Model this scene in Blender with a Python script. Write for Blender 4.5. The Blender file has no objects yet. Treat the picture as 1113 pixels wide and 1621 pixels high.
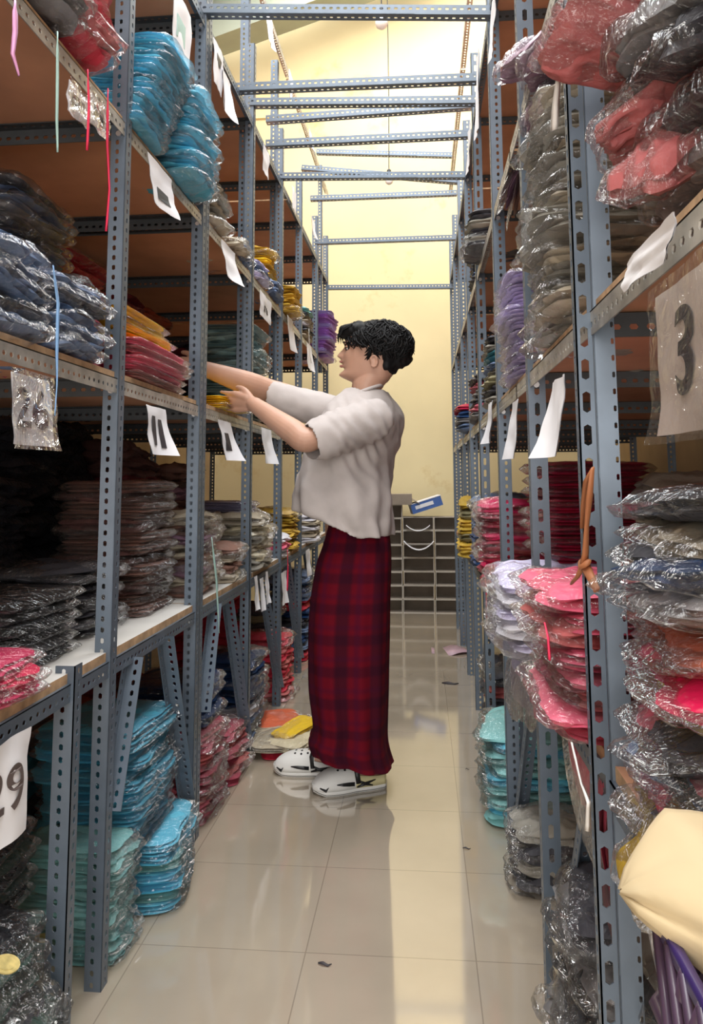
import bpy, bmesh, math, random
from mathutils import Vector, Matrix, noise, Euler
PI = math.pi
rnd = random.Random(7)
S = bpy.context.scene
COL = S.collection
# ---------------------------------------------------------------- camera
FPX, H = 1200.0, 1.11
PITCH, ROLL, YAW, CX, CY = .112, -.005, -.089, 558.9, 625.5
fwd = Vector((math.sin(YAW)*math.cos(PITCH), math.cos(YAW)*math.cos(PITCH), math.sin(PITCH)))
r0 = Vector((math.cos(YAW), -math.sin(YAW), 0)); u0 = r0.cross(fwd)
rt = r0*math.cos(ROLL) + u0*math.sin(ROLL); up = -r0*math.sin(ROLL) + u0*math.cos(ROLL)
cam = bpy.data.cameras.new('camera'); co = bpy.data.objects.new('camera', cam); COL.objects.link(co)
M = Matrix((rt, up, -fwd)).transposed().to_4x4(); M.translation = Vector((0, 0, H)); co.matrix_world = M
cam.sensor_fit = 'VERTICAL'; cam.sensor_height = 36.0; cam.lens = FPX*36/1621
cam.shift_x = (556.5-CX)/1621; cam.shift_y = (CY-810.5)/1621
cam.clip_start = .05; S.camera = co
def W(u, v, x=None, y=None, z=None):
    """pixel of the photo -> the point it shows on a known plane of the room"""
    d = fwd + rt*((u-CX)/FPX) + up*((CY-v)/FPX)
    t = x/d.x if x is not None else (y/d.y if y is not None else (z-H)/d.z)
    return Vector((0, 0, H)) + d*t
# ---------------------------------------------------------------- light
S.view_settings.view_transform = 'Standard'; S.view_settings.look = 'None'
S.view_settings.gamma = 1; S.view_settings.exposure = 0.0; S.view_settings.use_curve_mapping = False
w = bpy.data.worlds.new('world'); S.world = w; w.use_nodes = True
bg = w.node_tree.nodes['Background']; bg.inputs[0].default_value = (.93, .96, 1, 1); bg.inputs[1].default_value = 1.65
def area(name, loc, rot, sx, sy, power, col=(1, 1, 1)):
    l = bpy.data.lights.new(name, 'AREA'); l.shape = 'RECTANGLE'; l.size = sx; l.size_y = sy; l.energy = power; l.color = col
    o = bpy.data.objects.new(name, l); COL.objects.link(o); o.location = loc; o.rotation_euler = rot
    return o
area('skylight_far', (-.2, 5.6, 5.6), (math.radians(22), 0, 0), 3.0, 1.6, 165, (1, .97, .9))
area('skylight_mid', (-.3, 3.0, 4.6), (math.radians(10), 0, 0), 1.6, 2.2, 135, (.93, .97, 1))
area('camera_side_fill', (-.3, -2.3, 1.7), (math.radians(82), 0, 0), 3.4, 2.6, 110, (1, .95, .88))  # added fill lamp behind the camera, brightens the foreground; no doorway stands there
area('near_aisle_fill', (-.2, .6, 4.4), (0, 0, 0), 1.4, 2.2, 95, (1, .97, .92))  # extra overhead fill added for the near aisle, not an actual roof opening
# ---------------------------------------------------------------- materials
MAT = {}
def nt(m): m.use_nodes = True; return m.node_tree
def base_mat(name, col, rough=.6, metal=0, coat=0, coat_rough=.1, spec=.5):
    m = bpy.data.materials.new(name); t = nt(m); b = t.nodes['Principled BSDF']
    b.inputs['Base Color'].default_value = (*col, 1); b.inputs['Roughness'].default_value = rough
    b.inputs['Metallic'].default_value = metal; b.inputs['Coat Weight'].default_value = coat
    b.inputs['Coat Roughness'].default_value = coat_rough; b.inputs['Specular IOR Level'].default_value = spec
    MAT[name] = m; return m, t, b
def N(t, typ, **k):
    n = t.nodes.new(typ)
    for a, v in k.items():
        if a in n.inputs: n.inputs[a].default_value = v
        else: setattr(n, a, v)
    return n
def add_noise(t, b, col, var=.25, scale=8, detail=4, bump=0, bscale=None, bdist=.01, coord='Object', stretch=None):
    tc = N(t, 'ShaderNodeTexCoord'); src = tc.outputs[coord]
    if stretch:
        mp = N(t, 'ShaderNodeMapping'); mp.inputs['Scale'].default_value = stretch; t.links.new(src, mp.inputs[0]); src = mp.outputs[0]
    n = N(t, 'ShaderNodeTexNoise', Scale=scale, Detail=detail); t.links.new(src, n.inputs['Vector'])
    r = N(t, 'ShaderNodeValToRGB'); r.color_ramp.elements[0].position = .3; r.color_ramp.elements[1].position = .7
    r.color_ramp.elements[0].color = (*[c*(1-var) for c in col], 1); r.color_ramp.elements[1].color = (*[min(1, c*(1+var)) for c in col], 1)
    t.links.new(n.outputs[0], r.inputs[0]); t.links.new(r.outputs[0], b.inputs['Base Color'])
    if bump:
        n2 = N(t, 'ShaderNodeTexNoise', Scale=bscale or scale*3, Detail=3); t.links.new(src, n2.inputs['Vector'])
        bp = N(t, 'ShaderNodeBump', Strength=bump, Distance=bdist); t.links.new(n2.outputs[0], bp.inputs['Height'])
        t.links.new(bp.outputs[0], b.inputs['Normal'])
    return src, r
def mat(name, col, rough=.6, metal=0, coat=0, var=.15, scale=8, bump=0, bscale=None, bdist=.01, spec=.5, stretch=None):
    m, t, b = base_mat(name, col, rough, metal, coat, spec=spec)
    add_noise(t, b, col, var, scale, 4, bump, bscale, bdist, stretch=stretch); return m
mat('steel', (.125, .16, .205), .4, .3, var=.12, scale=14, spec=.6)
mat('dark_steel', (.05, .055, .06), .5, .2, var=.2, scale=14)
mat('zinc', (.42, .41, .38), .42, .5, var=.35, scale=18)
mat('bolt', (.75, .75, .75), .3, .8)
mat('board', (.50, .25, .145), .75, var=.14, scale=5, bump=.1)
mat('board_edge', (.46, .30, .17), .8, var=.3, scale=30)
mat('white_board', (.72, .70, .66), .45, var=.06, scale=6)
mat('cardboard', (.30, .25, .20), .85, var=.15, scale=7)
mat('cardboard_edge', (.55, .50, .43), .85, var=.15, scale=9)
mat('card_beige', (.62, .54, .50), .6, var=.1, bump=.3, bscale=9); mat('paper', (.84, .84, .87), .55, var=.04, scale=6)
mat('cream', (.66, .53, .32), .75, var=.07, scale=5, bump=.2, bscale=9)
mat('ink', (.035, .03, .035), .6); mat('ink_brown', (.10, .075, .07), .6)
mat('ribbon_pink', (.75, .36, .62), .5); mat('sheet_pink', (.50, .34, .40), .5); mat('ribbon_mint', (.38, .58, .53), .5); mat('ribbon_red', (.72, .02, .08), .5)
mat('ribbon_blue', (.22, .40, .68), .5); mat('ribbon_brown', (.36, .13, .05), .6); mat('ribbon_white', (.75, .72, .68), .5)
mat('bulb_white', (.85, .85, .82), .25); mat('black_plastic', (.012, .012, .014), .4)
mat('beam_green', (.30, .34, .28), .6, var=.1, scale=3); mat('roof', (.16, .13, .10), .8, var=.2, scale=3)
mat('sidewall', (.34, .24, .13), .85, var=.2, scale=2.5)
mat('tissue_blue', (.07, .15, .42), .4); mat('purple', (.035, .018, .11), .35, coat=.3); mat('basket', (.07, .04, .075), .4, coat=.2)
mat('gold', (.60, .48, .18), .35, .5, var=.3, scale=60)
# far wall, yellow paint with damp patches
m, t, b = base_mat('wall_yellow', (.80, .66, .36), .8)
src, r = add_noise(t, b, (.80, .68, .40), .08, 1.3, 5, bump=.1, bscale=3, coord='Object')
n = N(t, 'ShaderNodeTexNoise', Scale=.9, Detail=8, Roughness=.65); t.links.new(src, n.inputs['Vector'])
r2 = N(t, 'ShaderNodeValToRGB'); r2.color_ramp.elements[0].position = .60; r2.color_ramp.elements[1].position = .72
t.links.new(n.outputs[0], r2.inputs[0])
mx = N(t, 'ShaderNodeMix', data_type='RGBA'); t.links.new(r2.outputs[0], mx.inputs[0]); t.links.new(r.outputs[0], mx.inputs[6])
mx.inputs[7].default_value = (.62, .42, .14, 1); t.links.new(mx.outputs[2], b.inputs['Base Color'])
# floor tiles 0.4 m, polished
m, t, b = base_mat('tiles', (.40, .345, .275), .06, spec=1.0)
b.inputs['Coat Weight'].default_value = .9; b.inputs['Coat Roughness'].default_value = .035; b.inputs['Coat IOR'].default_value = 2.05
tc = N(t, 'ShaderNodeTexCoord'); mp = N(t, 'ShaderNodeMapping'); mp.inputs['Location'].default_value = (.29, -.312+.4*2, 0)
t.links.new(tc.outputs['Object'], mp.inputs[0])
br = N(t, 'ShaderNodeTexBrick', Scale=1.0); br.offset = 0; br.squash = 1
br.inputs['Brick Width'].default_value = .4; br.inputs['Row Height'].default_value = .4; br.inputs['Mortar Size'].default_value = .0016
br.inputs['Color1'].default_value = (.54, .46, .355, 1); br.inputs['Color2'].default_value = (.52, .44, .34, 1); br.inputs['Mortar'].default_value = (.36, .30, .23, 1)
t.links.new(mp.outputs[0], br.inputs['Vector'])
n = N(t, 'ShaderNodeTexNoise', Scale=3, Detail=6); t.links.new(tc.outputs['Object'], n.inputs['Vector'])
mx = N(t, 'ShaderNodeMix', data_type='RGBA', blend_type='MULTIPLY'); mx.inputs[0].default_value = .35
t.links.new(br.outputs[0], mx.inputs[6]); t.links.new(n.outputs[0], mx.inputs[7]); t.links.new(mx.outputs[2], b.inputs['Base Color'])
r = N(t, 'ShaderNodeMapRange'); r.inputs['To Min'].default_value = .02; r.inputs['To Max'].default_value = .13
n3 = N(t, 'ShaderNodeTexNoise', Scale=2.2, Detail=5); t.links.new(tc.outputs['Object'], n3.inputs['Vector'])
t.links.new(n3.outputs[0], r.inputs[0]); t.links.new(r.outputs[0], b.inputs['Coat Roughness'])
# thin clear film
m = bpy.data.materials.new('film'); MAT['film'] = m; t = nt(m); t.nodes.clear()
o_ = N(t, 'ShaderNodeOutputMaterial'); tr = N(t, 'ShaderNodeBsdfTransparent'); tr.inputs[0].default_value = (.985, .985, .985, 1)
gl = N(t, 'ShaderNodeBsdfGlossy', Roughness=.10); gl.inputs[0].default_value = (.9, .9, .9, 1); mi = N(t, 'ShaderNodeMixShader')
df = N(t, 'ShaderNodeBsdfDiffuse'); df.inputs[0].default_value = (.8, .8, .78, 1); mi2 = N(t, 'ShaderNodeMixShader'); mi2.inputs[0].default_value = .02
tc = N(t, 'ShaderNodeTexCoord'); n = N(t, 'ShaderNodeTexNoise', Scale=34, Detail=3, Distortion=1.6); t.links.new(tc.outputs['Object'], n.inputs['Vector'])
bp = N(t, 'ShaderNodeBump', Strength=1.0, Distance=.016); t.links.new(n.outputs[0], bp.inputs['Height'])
lw = N(t, 'ShaderNodeFresnel', IOR=1.45); ma = N(t, 'ShaderNodeMath', operation='MULTIPLY_ADD'); ma.inputs[1].default_value = .55; ma.inputs[2].default_value = .05
t.links.new(bp.outputs[0], gl.inputs['Normal'])
t.links.new(lw.outputs[0], ma.inputs[0]); t.links.new(ma.outputs[0], mi.inputs[0])
t.links.new(tr.outputs[0], mi2.inputs[1]); t.links.new(df.outputs[0], mi2.inputs[2])
t.links.new(mi2.outputs[0], mi.inputs[1]); t.links.new(gl.outputs[0], mi.inputs[2]); t.links.new(mi.outputs[0], o_.inputs[0])
def cloth(name, col):
    """folded cloth inside a clear bag: cloth colour under a crinkled glossy coat"""
    m, t, b = base_mat(name, col, .75, coat=.45, coat_rough=.14, spec=.2)
    tc = N(t, 'ShaderNodeTexCoord'); oi = N(t, 'ShaderNodeObjectInfo')
    ad = N(t, 'ShaderNodeVectorMath', operation='ADD'); sc = N(t, 'ShaderNodeVectorMath', operation='SCALE'); sc.inputs['Scale'].default_value = 1
    cb = N(t, 'ShaderNodeCombineXYZ'); mul = N(t, 'ShaderNodeMath', operation='MULTIPLY'); mul.inputs[1].default_value = 37
    t.links.new(oi.outputs['Random'], mul.inputs[0]); t.links.new(mul.outputs[0], cb.inputs[0]); t.links.new(tc.outputs['Object'], ad.inputs[0]); t.links.new(cb.outputs[0], ad.inputs[1])
    hs = N(t, 'ShaderNodeHueSaturation'); hs.inputs['Color'].default_value = (*col, 1)
    mr = N(t, 'ShaderNodeMapRange'); mr.inputs['To Min'].default_value = .78; mr.inputs['To Max'].default_value = 1.2
    t.links.new(oi.outputs['Random'], mr.inputs[0]); t.links.new(mr.outputs[0], hs.inputs['Value']); t.links.new(hs.outputs[0], b.inputs['Base Color'])
    n = N(t, 'ShaderNodeTexNoise', Scale=22, Detail=4, Distortion=2.0); t.links.new(ad.outputs[0], n.inputs['Vector'])
    bp = N(t, 'ShaderNodeBump', Strength=.85, Distance=.02); t.links.new(n.outputs[0], bp.inputs['Height'])
    t.links.new(bp.outputs[0], b.inputs['Coat Normal'])
    n2 = N(t, 'ShaderNodeTexNoise', Scale=9, Detail=3); t.links.new(ad.outputs[0], n2.inputs['Vector'])
    bp2 = N(t, 'ShaderNodeBump', Strength=.5, Distance=.02); t.links.new(n2.outputs[0], bp2.inputs['Height']); t.links.new(bp2.outputs[0], b.inputs['Normal'])
CL = dict(light_blue=(.10, .47, .66), sky=(.13, .50, .68), aqua=(.22, .50, .50), teal=(.04, .19, .24), pale_teal=(.24, .37, .39), red=(.55, .03, .06), crimson=(.42, .008, .05),
 magenta=(.66, .02, .12), coral=(.46, .12, .12), pink=(.75, .13, .22), rose=(.42, .08, .12), mauve=(.30, .17, .24), lilac=(.50, .42, .66), lavender=(.62, .58, .78), purple=(.46, .24, .60),
 navy=(.012, .045, .14), slate=(.13, .19, .32), denim=(.12, .20, .36), charcoal=(.045, .045, .055), black=(.008, .008, .011), grey=(.17, .165, .17), warm_grey=(.25, .235, .20), beige=(.42, .36, .27),
 cream=(.66, .58, .40), tan=(.25, .13, .10), brown=(.10, .045, .04), maroon=(.13, .015, .02), rust=(.28, .05, .02), yellow=(.86, .56, .02), gold=(.60, .38, .05), mustard=(.42, .27, .03),
 green=(.02, .06, .045), white=(.68, .67, .72), orange=(.70, .14, .06), olive=(.22, .20, .11), hot=(.75, .01, .09))
for k, c in CL.items(): cloth('c_'+k, c)
# ---------------------------------------------------------------- mesh helpers
class MB:
    def __init__(s): s.v = []; s.f = []; s.m = []; s.uv = {}
    def add(s, vs, fs, mi=0):
        o = len(s.v); s.v += [tuple(v) for v in vs]; s.f += [tuple(i+o for i in f) for f in fs]; s.m += [mi]*len(fs); return o
    def box(s, c, d, R=None, mi=0):
        c = Vector(c); vs = []
        for x in (-1, 1):
            for y in (-1, 1):
                for z in (-1, 1):
                    p = Vector((x*d[0]/2, y*d[1]/2, z*d[2]/2)); vs.append(c+(R @ p if R else p))
        s.add(vs, [(0, 1, 3, 2), (4, 6, 7, 5), (0, 4, 5, 1), (2, 3, 7, 6), (0, 2, 6, 4), (1, 5, 7, 3)], mi)
    def span(s, a, b, mi=0): s.box([(a[i]+b[i])/2 for i in range(3)], [abs(b[i]-a[i]) for i in range(3)], None, mi)
    def loft(s, rings, cap=True, mi=0, closed=True):
        n = len(rings[0]); o = len(s.v)
        for r in rings: s.v += [tuple(p) for p in r]
        for i in range(len(rings)-1):
            for j in range(n if closed else n-1):
                k = (j+1) % n; s.f.append((o+i*n+j, o+i*n+k, o+(i+1)*n+k, o+(i+1)*n+j)); s.m.append(mi)
        if cap:
            s.f.append(tuple(o+j for j in range(n))[::-1]); s.m.append(mi)
            s.f.append(tuple(o+(len(rings)-1)*n+j for j in range(n))); s.m.append(mi)
        return o
    def tube(s, pts, rad, n=8, mi=0, flat=1.0):
        pts = [Vector(p) for p in pts]; rings = []
        ref = None
        for i, p in enumerate(pts):
            d = (pts[min(i+1, len(pts)-1)]-pts[max(i-1, 0)]).normalized()
            if ref is None: ref = d.orthogonal().normalized()
            a = (ref-d*ref.dot(d)).normalized(); ref = a; b_ = d.cross(a)
            r = rad[i] if isinstance(rad, (list, tuple)) else rad
            rings.append([p+a*r*math.cos(2*PI*k/n)+b_*r*flat*math.sin(2*PI*k/n) for k in range(n)])
        s.loft(rings, True, mi)
    def mesh(s, name, mats, smooth=False):
        me = bpy.data.meshes.new(name); me.from_pydata(s.v, [], s.f); 
        for m_ in (mats if isinstance(mats, (list, tuple)) else [mats]): me.materials.append(MAT[m_] if isinstance(m_, str) else m_)
        me.polygons.foreach_set('material_index', s.m)
        if smooth: me.polygons.foreach_set('use_smooth', [True]*len(me.polygons))
        me.update(); return me
    def build(s, name, mats, parent=None, smooth=False, loc=None):
        return link(name, s.mesh(name, mats, smooth), parent, loc)
def link(name, me, parent=None, loc=None, rot=None):
    o = bpy.data.objects.new(name, me); COL.objects.link(o)
    if parent: o.parent = parent
    if loc is not None: o.location = loc
    if rot is not None: o.rotation_euler = rot
    return o
def tag(o, label=None, cat=None, group=None, kind=None):
    if label: o['label'] = label
    if cat: o['category'] = cat
    if group: o['group'] = group
    if kind: o['kind'] = kind
    return o
def thing(name, label, cat, loc=(0, 0, 0), rot=(0, 0, 0), group=None):
    o = bpy.data.objects.new(name, None); COL.objects.link(o); o.location = loc; o.rotation_euler = rot; o.empty_display_size = .05
    return tag(o, label, cat, group)
def R3(rx, ry, rz): return Euler((rx, ry, rz)).to_matrix()
def no3(p, s=1.0, o=0): return noise.noise(Vector(p)*s+Vector((o, o*1.7, -o)))
# ---------------------------------------------------------------- room
def struct(name, mb, mats, smooth=False): return tag(mb.build(name, mats, None, smooth), kind='structure')
XL, XR, YB = -1.95, 1.55, 6.95
m_ = MB(); m_.span((XL-.1, -3, -.06), (XR+.1, YB+.1, 0)); struct('floor', m_, 'tiles')
m_ = MB(); m_.span((XL-.1, YB, 0), (XR+.1, YB+.12, 6.6)); struct('wall_back', m_, 'wall_yellow')
m_ = MB(); m_.span((XL-.12, -3, 0), (XL, YB, 5.2)); struct('wall_left', m_, 'sidewall')
m_ = MB(); m_.span((XR, -3, 0), (XR+.12, YB, 5.2)); struct('wall_right', m_, 'sidewall')
m_ = MB(); m_.span((XL, YB-.006, 4.88), (XR, YB, 4.905)); m_.span((XL, YB-.025, 4.62), (XR, YB, 4.69)); struct('trim_1', m_, 'wall_yellow')
# sloping edge beam of the loft roof, left of the opening, and the roof deck behind it
a, b_, c, d = W(350, 84, y=6.45), W(580, 0, y=6.45), W(440, 20, y=6.45), W(340, 58, y=6.45)
sl = (b_-a).normalized(); hi = a+sl*2.6; lo = a-sl*.3
m_ = MB(); nrm = Vector((-sl.z, 0, sl.x))
def prism(mb, p, q, h, y0, y1, mi=0):
    vs = []
    for P in (p, q, q+nrm*h, p+nrm*h):
        vs += [(P.x, y0, P.z), (P.x, y1, P.z)]
    mb.add(vs, [(0, 2, 4, 6), (1, 7, 5, 3), (0, 1, 3, 2), (2, 3, 5, 4), (4, 5, 7, 6), (6, 7, 1, 0)], mi)
prism(m_, lo, hi, .42, 6.2, 6.5); struct('trim_2', m_, 'beam_green')
m_ = MB(); prism(m_, lo+nrm*.4, hi+nrm*.4, .06, 2.0, 6.5)
for k in range(5): prism(m_, lo+nrm*.3, hi+nrm*.3, .1, 2.6+k*.8, 2.68+k*.8)
struct('ceiling', m_, 'roof')
# ---------------------------------------------------------------- slotted angle iron
def flange(mb, L, wd, pitch, sw, sh, M4, off=.5, t=.0022):
    """perforated strip: local x 0..wd, z 0..L, thickness along y"""
    n = max(1, int(round(L/pitch))); p = L/n
    for k in range(n):
        z0, z1 = k*p, (k+1)*p; zc = (z0+z1)/2; xc = wd*off; r = min(sw, sh)/2
        if sw < sh: ang = [(-r, -(sh/2-r*.6)), (0, -sh/2), (r, -(sh/2-r*.6)), (r, 0), (r, sh/2-r*.6), (0, sh/2), (-r, sh/2-r*.6), (-r, 0)]
        else: ang = [(-(sw/2-r*.6), -r), (0, -r), (sw/2-r*.6, -r), (sw/2, 0), (sw/2-r*.6, r), (0, r), (-(sw/2-r*.6), r), (-sw/2, 0)]
        out = [(0, z0), (xc, z0), (wd, z0), (wd, zc), (wd, z1), (xc, z1), (0, z1), (0, zc)]
        vs = []
        for yy in (0, t):
            vs += [M4 @ Vector((x, yy, z)) for x, z in out]; vs += [M4 @ Vector((xc+x, yy, zc+z)) for x, z in ang]
        fs = []
        for i in range(8):
            j = (i+1) % 8
            fs += [(i, j, 8+j, 8+i), (16+i, 24+i, 24+j, 16+j), (8+i, 8+j, 24+j, 24+i)]
            if i in (2, 3, 6, 7): fs.append((i, 16+i, 16+j, j))
        mb.add(vs, fs)
_cache = {}
SM = (.0245, .0085, .0135, .58)     # pitch, hole width, hole height, offset
BG = (.048, .011, .031, .5)
def angle_mesh(L, wa=.039, wb=.034, pa=SM, pb=SM, sx=1, sy=1, matn='steel'):
    key = (round(L, 2), wa, wb, pa, pb, sx, sy, matn)
    if key not in _cache:
        mb = MB()
        flange(mb, L, wa, pa[0], pa[1], pa[2], Matrix.Diagonal((sx, sy, 1, 1)), pa[3])
        flange(mb, L, wb, pb[0], pb[1], pb[2], Matrix(((0, sx, 0, 0), (sy, 0, 0, 0), (0, 0, 1, 0), (0, 0, 0, 1))), pb[3])
        me = mb.mesh('slotted_angle', matn); bm = bmesh.new(); bm.from_mesh(me); bmesh.ops.recalc_face_normals(bm, faces=bm.faces); bm.to_mesh(me); bm.free()
        _cache[key] = me
    return _cache[key]
def angle_part(name, parent, p, q, roll=0, **k):
    """slotted angle from p to q (world), as part of parent placed at the origin of the rack"""
    p, q = Vector(p), Vector(q); d = q-p; me = angle_mesh(d.length, **k)
    o = link(name, me, parent); z = d.normalized()
    x = Vector((1, 0, 0)) if abs(z.x) < .9 else Vector((0, 1, 0)); x = (x-z*x.dot(z)).normalized(); y = z.cross(x)
    Mx = Matrix((x, y, z)).transposed().to_4x4() @ Matrix.Rotation(roll, 4, 'Z'); Mx.translation = p
    if parent: Mx = Matrix.Translation(-parent.location) @ Mx
    o.matrix_local = Mx; return o
def board_part(parent, x0, x1, y0, y1, z, t=.016, top='board', label=None):
    mb = MB(); mb.span((x0, y0, z), (x1, y1, z+t), 0)
    me = mb.mesh('shelf_board', [top, 'board', 'board_edge'])
    for f in me.polygons: f.material_index = 0 if f.normal.z > .5 else (1 if f.normal.z < -.5 else 2)
    o = link('shelf_board', me, parent, -parent.location)
    if label: o['label'] = label
    return o
def bolt_part(parent, p, dx):
    mb = MB(); mb.tube([Vector(p), Vector(p)+Vector((dx*.006, 0, 0))] if abs(dx) == 1 else [Vector(p), Vector(p)+Vector((0, -.006, 0))], .007, 8)
    return mb.build('bolt', 'bolt', parent, loc=-parent.location)
LX, RX = -.715, .246
LV = [.70, 1.355, 1.995, 2.70]      # shelf levels of the racks
def rack(label, side, posts, y0, y1, levels, back, ends=(), braces=(), group=None, tall=()):
    X = LX if side < 0 else RX; s = side
    t = thing('storage_rack', label, 'storage rack', (X+s*.45, (y0+y1)/2, 0))
    for (y, h, pa) in posts:
        if side < 0: angle_part('post', t, (X, y, 0), (X, y, h), sx=-1, sy=1, pa=pa)
        else: angle_part('post', t, (X, y, 0), (X, y, h), sx=1, sy=1, pa=pa)
        angle_part('post', t, (X+s*back, y, 0), (X+s*back, y, h), sx=-s, sy=1)
        for z in levels:
            if z > h: continue
            # cross bearer under the shelf
            angle_part('cross_bearer', t, (X+s*.006, y+.008, z-.002), (X+s*(back-.004), y+.008, z-.002), roll=0 if s > 0 else PI/2, sx=1, sy=-1 if s > 0 else 1, matn='dark_steel', pb=(.048, .028, .009, .5) if False else SM, wa=.04, wb=.036)
            bolt_part(t, (X-s*.0 - s*.012 + s*.03, y-.001, z-.03), 2)
    for z in levels:
        bd = z == levels[0]
        mt = 'zinc' if z in (1.355, 1.995) else 'steel'
        # front rail: vertical flange towards the aisle, lip under the board
        angle_part('front_rail', t, (X+s*.003, y0, z), (X+s*.003, y1, z), roll=0, sx=s, sy=-1, wa=.03, wb=.038, matn=mt) if False else rail(t, X, s, max(y0, .80) if bd and side > 0 else y0, y1, z, mt)
        board_part(t, X+s*.012, X+s*back, max(y0, .80) if bd and side > 0 else y0, y1, z, .016 if not bd else .02, 'white_board' if bd and side < 0 else 'board', 'bench board with white laminated top' if bd and side < 0 else None)
    for (p, q) in braces: angle_part('brace', t, p, q, sx=-s if side < 0 else s, sy=1, matn='steel')
    return t
def rail(t, X, s, y0, y1, z, mt, hi=.036, name='front_rail'):
    """slotted angle along the aisle; flange (height) hangs down, lip turned under the shelf"""
    me = angle_mesh(y1-y0, hi, .03, SM, SM, 1, s, mt); o = link(name, me, t)
    # local z->+y world, local x -> -z world, local y -> +x world
    Mx = Matrix(((0, 1, 0, X+s*.004), (0, 0, 1, y0), (-1, 0, 0, z), (0, 0, 0, 1)))
    o.matrix_local = Matrix.Translation(-t.location) @ Mx; return o
D = .93
nearL = rack('blue-grey slotted steel rack at the near left, holding blue and black garment packets', -1,
  [(.35, 3.45, SM), (1.04, 3.45, SM), (1.736, 3.45, SM), (2.40, 3.45, SM)], .2, 2.43, LV, D,
  braces=[((LX-.02, 1.895, .675), (LX-.02, 1.775, .36)), ((LX-.02, 2.13, .68), (LX-.02, 2.385, .10))])
angle_part('bench_post', nearL, (LX+.004, 1.545, 0), (LX+.004, 1.545, .735), sx=-1, sy=1, wa=.042)
midL = rack('blue-grey slotted steel rack on the left where the person reaches in', -1,
  [(2.44, 3.45, SM), (3.148, 3.06, SM), (3.85, 3.0, SM)], 2.44, 4.10, LV, D,
  braces=[((LX-.03, 2.68, .68), (LX-.02, 2.52, .36)), ((LX-.05, 2.92, .68), (LX-.012, 3.11, .10)), ((LX-.05, 3.55, .68), (LX-.012, 3.82, .10))])
farL = rack('blue-grey slotted steel rack at the far left, behind the person, holding purple packets', -1,
  [(4.50, 3.0, SM), (5.22, 3.0, SM), (5.82, 3.05, SM)], 4.12, 5.9, LV, D,
  braces=[((LX-.05, 4.2, .68), (LX-.012, 4.46, .10)), ((LX-.05, 4.9, .68), (LX-.012, 5.18, .10))])
for (y, y2) in ((3.2, midL), (3.90, midL)): angle_part('post', y2, (LX-.040, y, 1.2), (LX-.040, y, 3.42), sx=-1, sy=1)
angle_part('post', farL, (LX-.005, 5.5, 1.9), (LX-.005, 5.5, 3.5), sx=-1, sy=1, wa=.03)
for t_, y0, y1 in ((midL, 3.0, 4.1), (farL, 4.12, 5.9)): rail(t_, LX, -1, y0, y1, 3.43, 'zinc', name='top_rail')
nearR = rack('grey slotted steel rack at the near right, stuffed with pink and charcoal packets', 1,
  [(.42, 3.4, BG), (1.75, 3.4, BG)], .2, 1.98, LV, 1.0,
  braces=[((RX+.05, 1.45, .68), (RX+.012, 1.70, .10)), ((RX+.05, 1.40, .68), (RX+.03, 1.16, .10))])
# the nearest front post is twisted a little towards the aisle
angle_part('post', nearR, (RX+.006, 1.115, 0), (RX+.006, 1.115, 3.4), roll=math.radians(-8), sx=1, sy=1, wa=.03, wb=.034, pa=(.0245, .004, .009, .88), pb=BG)
o2 = angle_part('post', nearR, (RX-.018, 1.118, 0), (RX-.018, 1.118, 3.4), sx=1, sy=1, wa=.024, wb=.02, pa=BG)
for z in LV: angle_part('cross_bearer', nearR, (RX+.006, 1.125, z-.002), (RX+.99, 1.125, z-.002), sx=1, sy=-1, matn='dark_steel', wa=.04, wb=.036)
midR = rack('blue-grey slotted steel rack on the right, opposite the person, with crimson stack', 1,
  [(2.45, 3.45, SM), (3.22, 3.0, BG), (3.86, 3.0, SM)], 2.0, 4.05, LV, 1.0,
  braces=[((RX+.05, 2.15, .68), (RX+.012, 2.42, .10)), ((RX+.05, 2.75, .68), (RX+.02, 2.50, .10)), ((RX+.05, 3.5, .68), (RX+.012, 3.8, .10))])
farR = rack('blue-grey slotted steel rack at the far right with gold packets hanging out', 1,
  [(4.53, 3.0, SM), (5.30, 3.0, SM), (5.9, 3.0, SM)], 4.07, 5.95, LV, 1.0)
for t_, y0, y1 in ((midR, 2.5, 4.05), (farR, 4.07, 5.95)): rail(t_, RX, 1, y0, y1, 3.4, 'zinc', name='top_rail')
# ---------------------------------------------------------------- tie bars across the aisle
def tie(label, y, zl, zr, xl=LX, xr=RX, y2=None, matn='steel', sx=1, sy=1, roll=0):
    y2 = y if y2 is None else y2
    o = angle_part('tie_bar', None, (xl-.02, y-.006, zl), (xr+.02, y2-.006, zr), roll=roll, sx=sx, sy=sy, matn=matn)
    return tag(o, label, 'steel bar', 'slotted bars tying the two racks together over the aisle')
def tie2(label, y, zl, zr, y2=None, **k): return tie(label, y, zl, zr, y2=y2, sx=-1, sy=-1, roll=0, **k)
tie('slotted tie bar nearest the camera over the aisle, with dark lower edge', 2.40, 2.715, 2.645)
tie('slotted tie bar just behind and below the nearest one, blue-grey', 2.9, 2.70, 2.69)
tie('thick light blue slotted bar joining posts above the aisle, second rung below top', 3.148, 2.765, 2.725)
tie('thin slotted bar just above the second light blue rung, tilting up rightwards', 3.5, 2.86, 2.885)
tie('thin slotted bar close below the second light blue rung', 3.5, 2.735, 2.74)
tie('third light blue slotted rung over the aisle, above the small hanging bulb', 3.85, 2.715, 2.68)
tie('slotted bar slanting down to the right behind the third rung', 4.6, 3.08, 2.95)
tie('pale bar high in front of the far wall, over the small hanging bulb', 5.3, 3.50, 3.43)
tie('thin bar across the far aisle just below the third rung', 5.0, 3.03, 3.03)
tie('slotted bar across the far aisle, fourth rung, above the hair', 5.22, 2.79, 2.79)
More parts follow.
